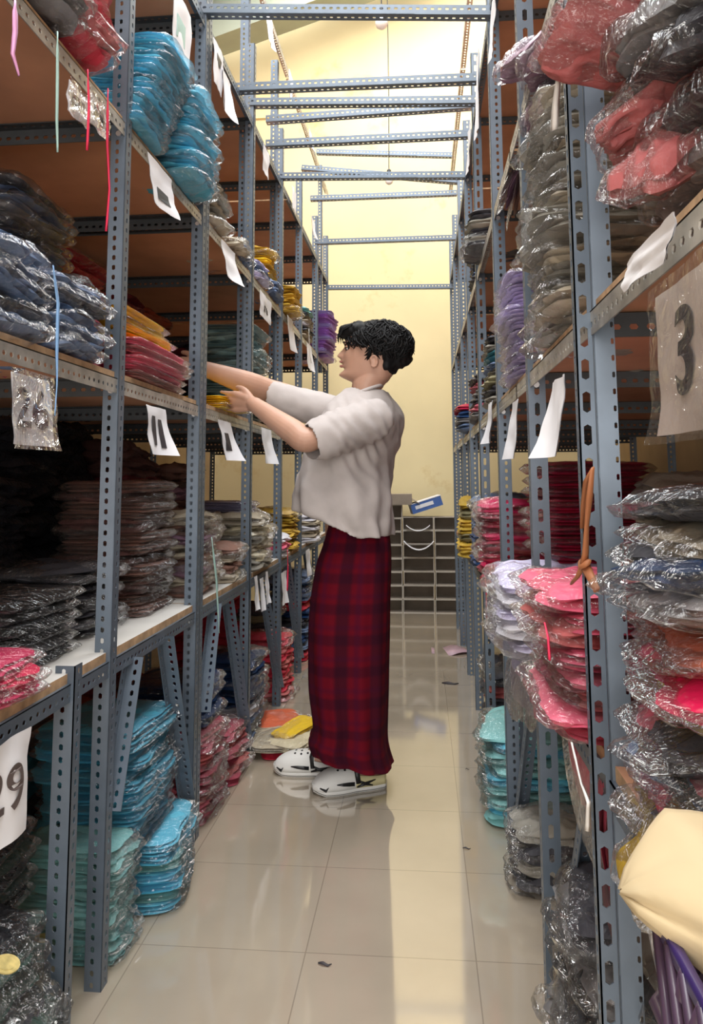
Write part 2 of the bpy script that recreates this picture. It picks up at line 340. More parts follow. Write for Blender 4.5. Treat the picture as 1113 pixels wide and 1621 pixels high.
tie('lowest and farthest slotted bar crossing the aisle above the head', 5.85, 2.62, 2.60)
# ---------------------------------------------------------------- bulbs
def bulb(p, r, label):
    t = thing('light_bulb', label, 'light bulb', p)
    mb = MB(); prof = [(0, -1.0), (.45, -.93), (.85, -.6), (1, -.1), (.92, .4), (.62, .95), (.42, 1.3), (.42, 1.5)]
    mb.loft([[(max(a, .02)*r*math.cos(2*PI*k/16), max(a, .02)*r*math.sin(2*PI*k/16), z*r) for k in range(16)] for a, z in prof]); mb.build('glass_bulb', 'bulb_white', t, True)
    mb = MB(); mb.loft([[(a*r*math.cos(2*PI*k/12), a*r*math.sin(2*PI*k/12), z*r) for k in range(12)] for a, z in ((.5, 1.45), (.55, 1.5), (.5, 2.6), (.3, 2.9), (.1, 3.0))]); mb.build('lamp_socket', 'black_plastic', t, True)
    mb = MB(); mb.tube([(0, 0, 3*r), (.004, 0, 3*r+.5), (0, 0, 3*r+1.6)], .003, 6); mb.build('cord', 'black_plastic', t)
bulb(W(604, 36, y=3.3), .03, 'white bulb in a black socket hanging by the nearest tie bar')
bulb(W(616, 286, y=5.0), .028, 'small white bulb hanging behind the third rung over the far aisle')
# ---------------------------------------------------------------- cardboard pigeonholes at the far wall
def cbox(x, z, w_, h_, dp, label, name='cardboard_box', mtl=('cardboard', 'cardboard_edge')):
    mb = MB(); t_ = .006
    mb.span((-w_/2, 0, 0), (w_/2, dp, t_), 0); mb.span((-w_/2, 0, h_-t_), (w_/2, dp, h_), 0)
    mb.span((-w_/2, 0, t_), (-w_/2+t_, dp, h_-t_), 0); mb.span((w_/2-t_, 0, t_), (w_/2, dp, h_-t_), 0); mb.span((-w_/2+t_, dp-t_, t_), (w_/2-t_, dp, h_-t_), 0)
    me = mb.mesh(name, list(mtl))
    for f in me.polygons:
        if f.normal.y < -.5 and f.center.y < .01: f.material_index = 1
    return tag(link(name, me, None, (x, 6.55, z)), label, 'box', 'open cardboard boxes stacked at the far wall')
cw = [.27, .265, .26]; rn = random.Random(3)
for ci, cx_ in enumerate((-.305, -.035, .232)):
    z = 0; k = 0; top = (.90, .80, .80)[ci]; nrow = (8, 7, 7)[ci]
    for k in range(nrow):
        h_ = top/nrow
        ordn = ['bottom', 'second from the bottom', 'third from the bottom', 'fourth from the bottom', 'fifth from the bottom', 'sixth from the bottom', 'seventh from the bottom', 'topmost'][k if k < nrow-1 else 7]
        cbox(cx_+rn.uniform(-.004, .004), z, cw[ci]-.003, h_-.002, .15, 'open cardboard box, %s of the %s column at the far wall' % (ordn, ('left', 'middle', 'right')[ci])); z += h_
mb = MB(); mb.box((0, 0, .045), (.34, .26, .09), R3(.0, .0, 0)); mb.box((.2, -.0, .03), (.08, .26, .004), R3(0, .5, 0)); mb.box((-.0, -.133, .05), (.33, .004, .08), R3(.1, 0, 0))
tag(mb.build('carton', 'cardboard', None, loc=(-.255, 6.62, .902)), 'closed grey-brown carton with loose flap lying on the left cardboard column', 'box')
t = thing('tissue_box', 'blue and white paper box lying tilted on the middle cardboard column', 'box', (.045, 6.60, .852), (.0, math.radians(-17), .15))
mb = MB(); mb.box((0, 0, .05), (.27, .15, .08)); mb.build('carton_body', 'tissue_blue', t)
mb = MB(); mb.box((0, 0, .0935), (.275, .155, .006)); mb.box((-.02, -.0765, .055), (.16, .003, .03)); mb.build('lid', 'paper', t)
def curved_sheet(loc, w_, sag, dp, label):
    mb = MB(); r = []
    for i in range(13):
        a = i/12; x = (a-.5)*w_; z = -sag*(1-(2*a-1)**2)
        r.append([(x, 0, z), (x, dp, z), (x, dp, z+.004), (x, 0, z+.004)])
    mb.loft(r); return tag(mb.build('paper_sheet', 'paper', None, True, loc=loc), label, 'paper')
curved_sheet((-.03, 6.42, .60), .25, .07, .12, 'curved white paper sheet sagging out of the middle box column')
curved_sheet((-.035, 6.44, .73), .2, .045, .1, 'greyish paper sheet drooping near the top of the middle box column')
# ---------------------------------------------------------------- bagged garments
def sheet_pair(mb, w_, d_, t, z0, seed, nx=12, ny=14, amp=.004, edge=8, droop=0, crump=0, freq=9, out=0):
    """one closed pillow-like folded layer, local x = front/back, y = width"""
    def pt(i, j, s):
        a, b = i/nx*2-1, j/ny*2-1
        # rounded rectangle outline with a wavy edge
        k = 1-.10*(abs(a)**6)*(abs(b)**6)
        x = a*d_/2*k; y = b*w_/2*k
        e = noise.noise(Vector((b*2.3, seed, 0)))*.010*max(0, a)**3 + noise.noise(Vector((b*7, seed, 5)))*.006*abs(a)**4
        x += e + out; y += noise.noise(Vector((a*2.5, seed, 9)))*.006*b
        h = max(0, (1-abs(a)**edge)*(1-abs(b)**edge))**.4
        z = z0 + s*t/2*h + noise.noise(Vector((x*freq, y*freq, seed*3.1)))*amp + noise.noise(Vector((x*freq*3, y*freq*3, seed*1.1+s*4)))*amp*.5*h
        if crump:
            r_ = 1-abs(noise.noise(Vector((x*13+seed, y*13, s*2))))*2.2
            z += s*h*crump*(r_-.3) + noise.noise(Vector((x*5, y*5, seed)))*crump*1.2
            x += noise.noise(Vector((x*14, y*14, seed+3)))*crump*.7; y += noise.noise(Vector((x*14, y*14, seed+7)))*crump*.7
        if droop:
            q = max(0, x/(d_/2)+.05)
            z -= droop*q**1.7; x -= droop*.35*q**2
            z += math.sin(y*38+seed)*.006*q
        return (x, y, z)
    for s in (1, -1):
        vs = [pt(i, j, s) for i in range(nx+1) for j in range(ny+1)]
        fs = []
        for i in range(nx):
            for j in range(ny):
                q = (i*(ny+1)+j, (i+1)*(ny+1)+j, (i+1)*(ny+1)+j+1, i*(ny+1)+j+1); fs.append(q if s > 0 else q[::-1])
        mb.add(vs, fs)
GW, GD, GT = .31, .27, .03
VAR = {}
def make_var(kind, k):
    g, f = MB(), MB(); sd = k*7.3+{'flat': 1, 'crump': 30, 'droop': 60}[kind]
    if kind == 'flat':
        for L, (z, t) in enumerate(((-.0098, .0105), (0, .0105), (.0098, .0105))): sheet_pair(g, GW-.004*L, GD-.003*((L+k) % 3), t, z, sd+L*2, amp=.0022, out=.003*((L*2+k) % 3))
        sheet_pair(f, GW+.02, GD+.034, .0325, 0, sd+9, nx=16, ny=14, amp=.0045, edge=6, freq=14, out=.006)
    elif kind == 'crump':
        for L, (z, t) in enumerate(((-.007, .016), (.007, .016))): sheet_pair(g, GW, GD, t, z, sd+L*2, nx=20, ny=22, amp=.007, crump=.012, freq=8, edge=4)
        sheet_pair(f, GW+.02, GD+.04, .033, 0, sd+9, nx=22, ny=22, amp=.009, crump=.012, freq=9, edge=4, out=.006)
    else:
        dr = .09+.03*k
        for L, (z, t) in enumerate(((-.006, .013), (.007, .013))): sheet_pair(g, GW, GD, t, z, sd+L*2, nx=18, ny=18, amp=.005, droop=dr, crump=.006, freq=8, edge=5)
        sheet_pair(f, GW+.025, GD+.055, .031, 0, sd+9, nx=18, ny=18, amp=.007, droop=dr*1.12, crump=.009, freq=9, edge=3, out=.008)
    return g.mesh('folded_garment', 'c_grey', True), f.mesh('clear_sleeve', 'film', True)
for kind, n_ in (('flat', 6), ('crump', 5), ('droop', 3)): VAR[kind] = [make_var(kind, k) for k in range(n_)]
NPACK = 0
def pack(kind, p, col, label, group=None, rot=(0, 0, 0), w_=GW, d_=GD, t=GT, sleeve=True, var=None, cat='garment packet'):
    global NPACK; NPACK += 1
    vs = VAR[kind]; g, f = vs[rnd.randrange(len(vs)) if var is None else var]
    sc = (d_/GD, w_/GW, t/GT)
    if sleeve:
        r_ = thing('garment_packet', label, cat, p, rot, group); r_.scale = sc
        a = link('folded_garment', g, r_); b_ = link('clear_sleeve', f, r_); b_['label'] = 'clear crinkled plastic sleeve'
    else:
        r_ = a = link('garment_packet', g, None, p, rot); a.scale = sc; tag(a, label, cat, group)
    a.material_slots[0].link = 'OBJECT'; a.material_slots[0].material = MAT['c_'+col]
    return r_
ORD = ['top', 'second', 'third', 'fourth', 'fifth', 'sixth', 'seventh', 'eighth', 'ninth', 'tenth', 'eleventh', 'twelfth', 'thirteenth', 'fourteenth', 'fifteenth', 'sixteenth', 'seventeenth', 'eighteenth', 'nineteenth', 'twentieth']
CN = dict(light_blue='light blue', sky='sky blue', warm_grey='grey-beige', pale_teal='pale teal', hot='hot pink', lavender='pale lavender', green='dark green', white='white')
def cname(c): return CN.get(c, c.replace('_', ' '))
def stack(side, y, z, n, cols, place, off=0., w_=.31, d_=.27, t=.024, kind='flat', sleeve=True, jit=.008, jr=.05, lean=(0, 0), tilt=0., rz=0., back=None):
    """a pile of bagged garments, front edge 'off' metres out of the rack front"""
    if isinstance(cols, str): cols = [cols]
    for k in range(n):
        c = cols[k % len(cols)] if len(cols) < n else cols[k]
        X = (LX if side < 0 else RX)
        xc = X - side*(off) + side*d_/2 if back is None else back
        j = (rnd.uniform(-1, 1)*jit, rnd.uniform(-1, 1)*jit)
        xx = xc - side*lean[0]*k + j[0]; yy = y + lean[1]*k + j[1]
        kd = kind if isinstance(kind, str) else kind[k % len(kind)]
        pos = 'top' if k == n-1 else ('bottom' if k == 0 else ORD[min(n-1-k, 19)]+' from top')
        lab = '%s bagged garment, %s, %s' % (cname(c), pos, place)
        if len(lab.split()) > 16: print('LONG', place, len(lab.split()))
        pack(kd, (xx, yy, z+t*(k+.5)), c, lab, 'bagged garments '+place,
             rot=(rnd.uniform(-1, 1)*.012, tilt*(-side if side < 0 else -1)*-1 + rnd.uniform(-1, 1)*.012, (0 if side < 0 else PI)+rz+rnd.uniform(-1, 1)*jr), w_=w_, d_=d_, t=t*1.12, sleeve=sleeve)
Lf, Rt = -1, 1
Z0, Z1, Z2, Z3 = LV[0]+.02, LV[1]+.017, LV[2]+.017, LV[3]+.017
# --- left, top shelf
stack(Lf, 1.28, Z2+.012, 2, ['grey', 'grey'], 'high left shelf, beside the red ones', off=.035, kind='crump', t=.04, jr=.2)
stack(Lf, 1.50, Z2+.022, 5, ['red', 'coral', 'red', 'red', 'coral'], 'high left shelf left of first post', off=.03, kind='crump', t=.034, w_=.2, jr=.2)
stack(Lf, 1.86, Z2, 11, 'light_blue', 'high left shelf right of first post', off=.01, kind=['flat', 'flat', 'crump'], t=.027, w_=.24, lean=(.0035, .012), jr=.08)
stack(Lf, 2.22, Z2, 9, 'light_blue', 'high left shelf against second post', off=.055, kind=['crump', 'flat'], t=.031, w_=.27, jr=.12)
stack(Lf, 2.60, Z2, 6, ['beige', 'warm_grey'], 'high left shelf just past second post', off=.01, kind=['crump', 'flat'], w_=.22, t=.027, jr=.1)
stack(Lf, 2.88, Z2, 1, 'beige', 'lying flat, high left shelf, before third post', off=.02, kind='crump', w_=.2, t=.03)
stack(Lf, 3.05, Z2, 8, 'green', 'deep in high left shelf near third post', back=-.98, w_=.4, t=.027)
stack(Lf, 3.02, Z2, 2, 'slate', 'before the dark green ones, high left shelf', off=.01, kind='crump', w_=.18, t=.03)
stack(Lf, 3.36, Z2, 3, ['lavender', 'slate', 'lavender'], 'high left shelf, below the gold ones', off=.01, kind='crump', w_=.26, t=.03)
stack(Lf, 3.64, Z2, 8, ['gold', 'gold', 'yellow'], 'high left shelf just before fourth post', off=-.01, t=.029, w_=.24, kind=['flat', 'crump'], back=-.86)
stack(Lf, 3.66, Z2, 2, 'slate', 'low before fourth post, high left shelf', off=.03, kind='crump', w_=.22, d_=.14, t=.035)
stack(Lf, 4.05, Z2, 5, 'gold', 'right of fourth post, high left shelf', off=.05, kind='crump', t=.028, w_=.26)
stack(Lf, 4.36, Z2, 5, ['purple', 'lilac'], 'small, deep behind fifth post, high left shelf', back=-.95, t=.03, w_=.2)
stack(Lf, 4.75, Z2, 6, ['beige', 'charcoal', 'white', 'beige', 'charcoal', 'aqua'], 'high left shelf right of fifth post', off=.02, kind='crump', t=.03, w_=.3)
stack(Lf, 5.50, Z2-.02, 11, ['purple', 'lilac', 'purple'], 'far end of high left shelf', off=.07, t=.031, w_=.36, jit=.02, jr=.15)
# --- left, middle shelf
stack(Lf, 1.72, Z1, 13, ['charcoal', 'grey', 'slate'], 'deep at left picture edge, middle shelf', back=-1.05, t=.034, kind='crump')
stack(Lf, 1.27, Z1, 5, ['slate', 'charcoal', 'denim', 'slate', 'denim'], 'above the card 26, left pile', off=-.01, kind='crump', t=.035, w_=.27, jr=.25)
stack(Lf, 1.54, Z1, 5, ['slate', 'denim', 'denim', 'charcoal', 'slate'], 'above the card 26, right pile', off=.0, kind='crump', t=.032, w_=.25, jr=.3)
stack(Lf, 1.72, Z1, 6, ['rose', 'grey', 'charcoal'], 'behind first post, middle left shelf', back=-.93, kind='crump', t=.034, w_=.2)
stack(Lf, 2.45, Z1, 11, 'red', 'deep behind blue ones, middle left shelf', back=-1.3, t=.045, w_=.36, d_=.36)
stack(Lf, 2.90, Z1, 12, 'maroon', 'deep behind the yellow ones, middle left shelf', back=-1.28, t=.04, w_=.34, sleeve=False, kind='crump', jr=.15, jit=.02)
stack(Lf, 3.28, Z1, 12, ['maroon', 'rust'], 'deep in middle left shelf past second post', back=-1.30, t=.04, w_=.34, sleeve=False, kind='crump', jr=.15, jit=.02)
stack(Lf, 2.05, Z1, 5, ['coral', 'pink', 'pink', 'coral', 'pink'], 'middle left shelf before second post', off=.0, t=.021, w_=.44, d_=.22)
stack(Lf, 2.03, Z1+.105, 4, 'yellow', 'lying on the pink ones, middle left shelf', off=-.03, t=.021, w_=.40, d_=.24, lean=(-.004, -.008))
stack(Lf, 2.80, Z1, 2, 'yellow', 'under the hands, middle left shelf', off=.035, t=.022, w_=.34, d_=.24, kind='flat', jr=.12)
stack(Lf, 3.68, Z1, 9, ['black', 'maroon', 'charcoal'], 'deep behind the forearm, middle left shelf', back=-1.22, t=.045, w_=.3, sleeve=False, kind='crump', jr=.15, jit=.02)
stack(Lf, 3.40, Z1, 13, 'pale_teal', 'middle left shelf right of third post', off=-.02, t=.033, w_=.34, kind=['flat', 'crump'], jit=.015)
stack(Lf, 3.98, Z1, 4, ['warm_grey', 'charcoal'], 'small, middle left shelf past fourth post', back=-.95, t=.03, kind='crump', w_=.2)
# --- left, bench
stack(Lf, 1.33, Z0, 3, ['magenta', 'hot', 'magenta'], 'white bench board at left picture edge', off=-.015, t=.024, kind=['flat', 'crump'], w_=.24, jr=.2)
stack(Lf, 1.62, Z0, 6, ['black', 'charcoal', 'black'], 'white bench board left of first post', off=-.10, t=.025, w_=.30, d_=.3, jr=.1)
stack(Lf, 1.98, Z0, 6, ['black', 'charcoal'], 'shiny, left bench right of first post', off=-.12, t=.028, w_=.26, kind='crump', jr=.2)
stack(Lf, 1.86, Z0, 8, 'black', 'dark and deep behind the first post, left bench', back=-1.2, t=.05, w_=.36, kind='crump', sleeve=False)
stack(Lf, 2.62, Z0, 10, 'black', 'tall and deep, left bench, picture edge', back=-1.36, t=.058, w_=.36, kind='crump', jr=.25, jit=.03, sleeve=False)
stack(Lf, 2.24, Z0, 10, ['black', 'black', 'black'], 'tall and deep, left bench, first post', back=-1.28, t=.056, w_=.34, kind='crump', jr=.25, jit=.03, sleeve=False)
stack(Lf, 3.00, Z0, 10, ['brown', 'maroon', 'brown'], 'tall and deep, left bench before second post', back=-1.26, t=.052, w_=.36, kind='crump', jr=.25, jit=.03, sleeve=False)
stack(Lf, 2.30, Z0, 13, ['tan', 'tan', 'brown'], 'left bench just left of second post', back=-.945, t=.03, w_=.28, kind=['flat', 'flat', 'crump'], jit=.012)
stack(Lf, 2.68, Z0, 8, ['tan', 'beige', 'mauve'], 'left bench right of second post', off=-.04, t=.034, w_=.30, kind='crump', jr=.15)
stack(Lf, 3.42, Z0, 9, ['mauve', 'brown', 'tan'], 'tall and deep, left bench before third post', back=-1.2, t=.05, w_=.40, kind='crump', jr=.25, jit=.03, sleeve=False)
stack(Lf, 3.0, Z0, 4, ['beige', 'tan'], 'low, left bench just before third post', off=-.01, t=.034, w_=.22, kind='crump', jr=.2)
stack(Lf, 3.44, Z0, 6, ['warm_grey', 'cream', 'beige'], 'left bench between third and fourth post', off=.01, t=.038, w_=.36, kind='crump', jr=.15)
stack(Lf, 3.55, Z0+.235, 2, 'lavender', 'on the cream ones, left bench past third post', off=-.08, t=.03, w_=.26)
stack(Lf, 3.84-.02+.18, Z0, 3, ['white', 'pink', 'white'], 'left bench at the fourth post', off=.01, t=.034, w_=.22, kind='crump')
stack(Lf, 4.34, Z0, 6, ['gold', 'mustard', 'gold'], 'left bench, left of shirt hem', off=.0, t=.036, w_=.3, kind='crump')
stack(Lf, 4.90, Z0, 5, ['white', 'beige'], 'left bench, hanging out behind shirt hem', off=.05, t=.034, w_=.3, kind='crump')
# --- left, floor
stack(Lf, 1.38, .0, 7, ['green', 'black', 'green', 'charcoal', 'green'], 'floor at lower left picture corner', off=.045, t=.042, w_=.30, d_=.34, kind='crump', jr=.15, lean=(-.014, -.004))
stack(Lf, 1.52, .245, 5, ['black', 'green'], 'behind the corner ones, left of bench post', back=-.98, t=.03, w_=.3, jr=.1)
stack(Lf, 2.16, .0, 9, ['charcoal', 'olive', 'charcoal', 'black', 'charcoal', 'teal', 'teal', 'teal', 'charcoal'], 'deep on floor behind the card 29', back=-1.24, t=.045, w_=.34)
stack(Lf, 1.885, .0, 9, 'aqua', 'glassy, on floor just behind first post', off=-.01, t=.028, w_=.15, d_=.24, jr=.06, kind=['flat', 'crump'])
stack(Lf, 2.10, .18, 12, ['light_blue', 'sky', 'light_blue'], 'tall floor pile between first and second post', off=-.02, t=.0245, w_=.33, jit=.014, jr=.1)
stack(Lf, 2.16, .0, 7, ['sky', 'aqua', 'light_blue'], 'sliding out under the tall light blue pile', off=.045, t=.0255, w_=.30, d_=.30, jr=.12, rz=.12)
stack(Lf, 2.92, .0, 7, ['rust', 'maroon', 'rust'], 'deep on floor behind tall blue pile', back=-1.25, t=.085, w_=.4, sleeve=False, kind='crump', jr=.15, jit=.02)
stack(Lf, 2.32, .0, 5, ['maroon', 'rose'], 'low on floor left of second post', off=-.04, t=.035, w_=.13, kind='crump')
stack(Lf, 2.66, .0, 9, ['rose', 'rose', 'coral', 'rose'], 'on floor right of second left post', off=.0, t=.031, w_=.28, kind=['flat', 'crump'], jr=.1)
stack(Lf, 2.72, .285, 4, 'navy', 'lying on the rose ones under left bench', off=-.03, t=.034, w_=.3)
stack(Lf, 2.97, .0, 6, ['rose', 'coral', 'rose'], 'on floor before the third left post', off=.01, t=.03, w_=.26, kind=['flat', 'crump'], jr=.2)
stack(Lf, 3.42, .0, 9, ['slate', 'warm_grey', 'slate', 'white', 'navy', 'navy', 'navy', 'navy', 'navy'], 'on floor between third and fourth left post', off=-.02, t=.038, w_=.34, kind=['crump', 'flat'])
stack(Lf, 4.35, .0, 7, 'red', 'big, deep on floor behind the navy ones', back=-1.22, t=.085, w_=.5, d_=.4, sleeve=False, kind='crump', jr=.15, jit=.02)
stack(Lf, 4.05, .0, 8, ['coral', 'red'], 'on floor right of fourth left post', off=.02, t=.038, w_=.26, kind='crump')
stack(Lf, 4.38, .0, 9, ['charcoal', 'olive'], 'on floor left of fifth left post', off=-.10, t=.045, w_=.2, kind='crump')
stack(Lf, 4.95, .0, 10, ['red', 'slate', 'navy', 'slate', 'charcoal', 'navy'], 'on floor beside the trousers, fifth left post', off=.0, t=.052, w_=.4, kind='crump')
def loose(kind, u, v, z, col, label, rz=0, ry=0, rx=0, **k):
    p = W(u, v, z=z); return pack(kind, (p.x, p.y, z), col, label, rot=(rx, ry, rz), **k)
loose('flat', 450, 1183, .012, 'red', 'red flat packet lowest under the cream ones on the aisle floor', .3, w_=.22, d_=.2, t=.02)
loose('flat', 425, 1166, .018, 'beige', 'beige packet on the aisle floor touching the third left post', .2, w_=.24, t=.03)
loose('crump', 462, 1168, .045, 'cream', 'cream crinkled packet on the aisle floor beside the trousers', -.5, w_=.26, d_=.22, t=.03)
loose('flat', 440, 1172, .04, 'beige', 'beige packet under the crinkled cream one on the aisle floor', .1, w_=.25, d_=.2, t=.024)
loose('crump', 468, 1152, .075, 'yellow', 'yellow packet lying on top of the cream ones on the floor', .9, -.15, 0, w_=.12, d_=.2, t=.02)
loose('crump', 440, 1140, .025, 'orange', 'orange-red packet peeking out behind the yellow one on the floor', .3, w_=.24, d_=.2, t=.024)
# --- right, high shelf
for k, (yy, zz, ry_, rz_, c_, nm) in enumerate(((1.60, 2.035, .35, .2, 'mauve', 'lying highest'), (1.50, 2.00, .65, -.25, 'mauve', 'tilted second from top'), (1.58, 1.95, .85, .3, 'mauve', 'hanging steeply in the middle'), (1.52, 1.91, .75, -.1, 'mauve', 'hanging lowest'))):
    pack('crump', (RX+.05+.012*k, yy, zz), c_, 'mauve bagged garment %s over the high right shelf edge' % nm, 'mauve packets over the high right shelf edge', rot=(.1*k-.1, ry_, PI+rz_), w_=.15, d_=.20, t=.034)
stack(Rt, 2.16, Z2, 3, ['mauve', 'tan', 'mauve'], 'hanging from high right shelf before third post', off=.02, kind='droop', t=.028, w_=.2, jr=.2)
stack(Rt, 3.0, Z2-.01, 5, ['charcoal', 'warm_grey'], 'sticking out high past third right post', off=.05, kind='crump', t=.03, w_=.24)
stack(Rt, 3.55, Z2, 5, ['charcoal', 'slate'], 'high right shelf past fourth right post', off=.0, kind='crump', t=.03, w_=.24)
# --- right, middle shelf
stack(Rt, 1.46, Z1, 14, ['warm_grey', 'beige', 'warm_grey'], 'tall pile behind the nearest right post', off=.01, t=.032, w_=.30, kind='crump', jit=.018, jr=.2)
stack(Rt, 1.44, Z1+.45, 3, 'aqua', 'topping the grey-beige pile behind nearest right post', off=-.04, t=.026, w_=.28, kind='flat')
stack(Rt, 1.86, Z1, 13, ['charcoal', 'grey'], 'deep and dark, right of nearest right post', back=.66, t=.04, w_=.40)
stack(Rt, 2.06, Z1, 9, 'lilac', 'middle right shelf before third post', off=.01, t=.03, w_=.32, jit=.012)
stack(Rt, 1.78, Z1, 6, ['warm_grey', 'grey'], 'small, right of the lilac ones', back=.46, t=.03, w_=.2, kind='crump')
stack(Rt, 2.75, Z1, 8, ['warm_grey', 'charcoal', 'olive', 'warm_grey', 'slate', 'teal'], 'middle right shelf past third post', off=.01, t=.03, w_=.3, kind='crump')
stack(Rt, 3.5, Z1, 6, ['grey', 'rose', 'charcoal'], 'middle right shelf past fourth post', off=.01, t=.034, w_=.3, kind='crump')
stack(Rt, 4.25, Z1, 4, ['slate', 'grey', 'navy', 'crimson'], 'jutting into far aisle, middle right shelf', off=.05, t=.034, w_=.28, kind='crump', jr=.3)
# the near bulging pile
seq = ['grey', 'charcoal', 'grey', 'charcoal', 'warm_grey', 'charcoal', 'grey', 'coral', 'charcoal', 'grey', 'charcoal', 'grey']
for (yy, nm, o_) in ((.86, 'beside the nearest right post', 0), (.60, 'at the upper right picture edge', 3)):
    for k in range(11):
        c = seq[(k+o_) % 12] if not (o_ and seq[(k+o_) % 12] == 'coral') else 'charcoal'; pos = 'top' if k == 10 else ('bottom' if k == 0 else ORD[10-k]+' from top')
        pack(['crump', 'droop', 'crump'][k % 3], (RX+.20-.006*k+rnd.uniform(-.015, .015), yy+.004*k+rnd.uniform(-.015, .015), Z1+.03+.046*k), c,
             '%s bagged garment, %s, bulging pile %s' % (cname(c), pos, nm), 'bagged garments bulging '+nm, rot=(rnd.uniform(-.22, .22), rnd.uniform(.1, .4), PI+rnd.uniform(-.3, .3)), w_=.22, d_=.26, t=.05)
pack('crump', (.275, .985, 1.685), 'coral', 'coral pink packet jutting out in front of the nearest right post, near the top', rot=(.35, -.12, PI+.25), w_=.13, d_=.19, t=.03, var=0)
pack('crump', (.315, .95, 1.58), 'coral', 'coral packet sagging right of the nearest right post below the jutting one', rot=(.3, .55, PI-.4), w_=.10, d_=.17, t=.035, var=1)
pack('crump', (.315, .90, 1.50), 'coral', 'coral packet pushed between the charcoal ones at the right edge', rot=(-.3, .7, PI+.3), w_=.10, d_=.18, t=.035, var=2)
# --- right, bench
stack(Rt, 2.16, Z0, 14, 'crimson', 'right bench between second and third post', off=-.07, t=.031, w_=.42, jit=.01)
stack(Rt, 1.90, Z0, 5, ['lavender', 'white'], 'bulging over right bench at second post', off=.07, t=.033, w_=.34, kind='crump', jr=.15)
pack('droop', (.30, 2.02, .70), 'lavender', 'lavender packet drooping lowest over the right bench edge', rot=(0, .1, PI+.2), w_=.26, d_=.22, t=.03)
stack(Rt, 2.88, Z0, 9, ['crimson', 'rose', 'magenta'], 'right bench just past third post', off=.03, t=.034, w_=.26, kind='crump')
stack(Rt, 3.52, Z0, 6, ['navy', 'slate'], 'right bench past the fourth post', off=.02, t=.05, w_=.3, kind='crump')
stack(Rt, 4.22, Z0-.02, 7, ['mustard', 'gold', 'olive'], 'poking out of far right bench', off=.05, t=.042, w_=.3, kind='crump')
stack(Rt, 1.34, Z0, 8, ['pink', 'pink', 'coral'], 'right bench, left of nearest post', off=.045, t=.027, w_=.34, d_=.26, kind=['flat', 'crump'], jit=.02)
for k, (yy, zz) in enumerate(((1.42, .70), (1.25, .685))): pack('droop', (.30-.012*k, yy, zz), 'pink', ['pink packet drooping over the bench edge nearer the second right post', 'pink packet drooping over the bench edge close to the nearest post'][k], rot=(0, .35, PI+.1-.3*k), w_=.2, d_=.25, t=.04)
stack(Rt, 1.74, Z0, 9, ['mauve', 'mauve', 'warm_grey'], 'deep on right bench behind pink ones', back=.66, t=.042, w_=.36, sleeve=False, kind='crump', jr=.15, jit=.02)
stack(Rt, 2.15, Z0, 8, ['mauve', 'warm_grey'], 'deep on right bench beside crimson ones', back=.74, t=.042, w_=.3, sleeve=False, kind='crump', jr=.15, jit=.02)
mix = ['mustard', 'navy', 'charcoal', 'slate', 'rose', 'charcoal', 'yellow', 'hot', 'orange', 'orange', 'orange', 'tan', 'white', 'navy', 'charcoal', 'beige', 'charcoal']
for k, c in enumerate(mix):
    pos = 'top' if k == len(mix)-1 else ('bottom' if k == 0 else ORD[len(mix)-1-k]+' from top')
    pack('crump', (RX+.168-(.02 if k in (12, 13) else 0)+rnd.uniform(-.012, .012), .92+rnd.uniform(-.012, .012), Z0+.012+.0215*k), c, '%s bagged garment, %s, mixed pile at the right picture edge' % (cname(c), pos),
         'mixed bagged garments at the right picture edge', rot=(rnd.uniform(-.1, .1), rnd.uniform(-.05, .2), PI+rnd.uniform(-.25, .25)), w_=.26, d_=.29, t=.026)
pack('droop', (.29, .99, .765), 'pink', 'pink crinkled packet right of the nearest right post, under the mixed pile', rot=(.1, .25, PI), w_=.12, d_=.22, t=.05)
pack('crump', (.285, .90, .715), 'mustard', 'mustard yellow packet sagging below the mixed pile at the right edge', rot=(.1, .75, PI+.1), w_=.15, d_=.16, t=.035, var=2)
# --- right, floor
stack(Rt, 2.72, .0, 9, ['aqua', 'sky', 'aqua'], 'on floor before the fourth right post', off=.04, t=.032, w_=.3, kind='crump', jr=.2)
stack(Rt, 2.28, .0, 4, ['charcoal', 'warm_grey'], 'clear-wrapped, on floor before third right post', off=.0, t=.04, w_=.18, kind='crump')
stack(Rt, 1.46, .0, 7, ['charcoal', 'black', 'grey'], 'on floor between nearest and second right post', off=.0, t=.055, w_=.32, kind='crump', jr=.3)
stack(Rt, 2.75, .0, 7, ['aqua', 'rust', 'tan', 'aqua', 'slate', 'rust', 'aqua'], 'deep under the right bench', back=.66, t=.055, w_=.4, sleeve=False, kind='crump', jr=.15, jit=.02)
stack(Rt, 1.14, .0, 6, ['tan', 'charcoal', 'warm_grey'], 'dim, on floor right of nearest right post', back=.44, t=.075, w_=.26, kind='crump')
stack(Rt, 3.5, .0, 6, ['coral', 'charcoal'], 'on floor past the fourth right post', off=-.02, t=.05, w_=.4, kind='crump')
print('PACKS', NPACK)
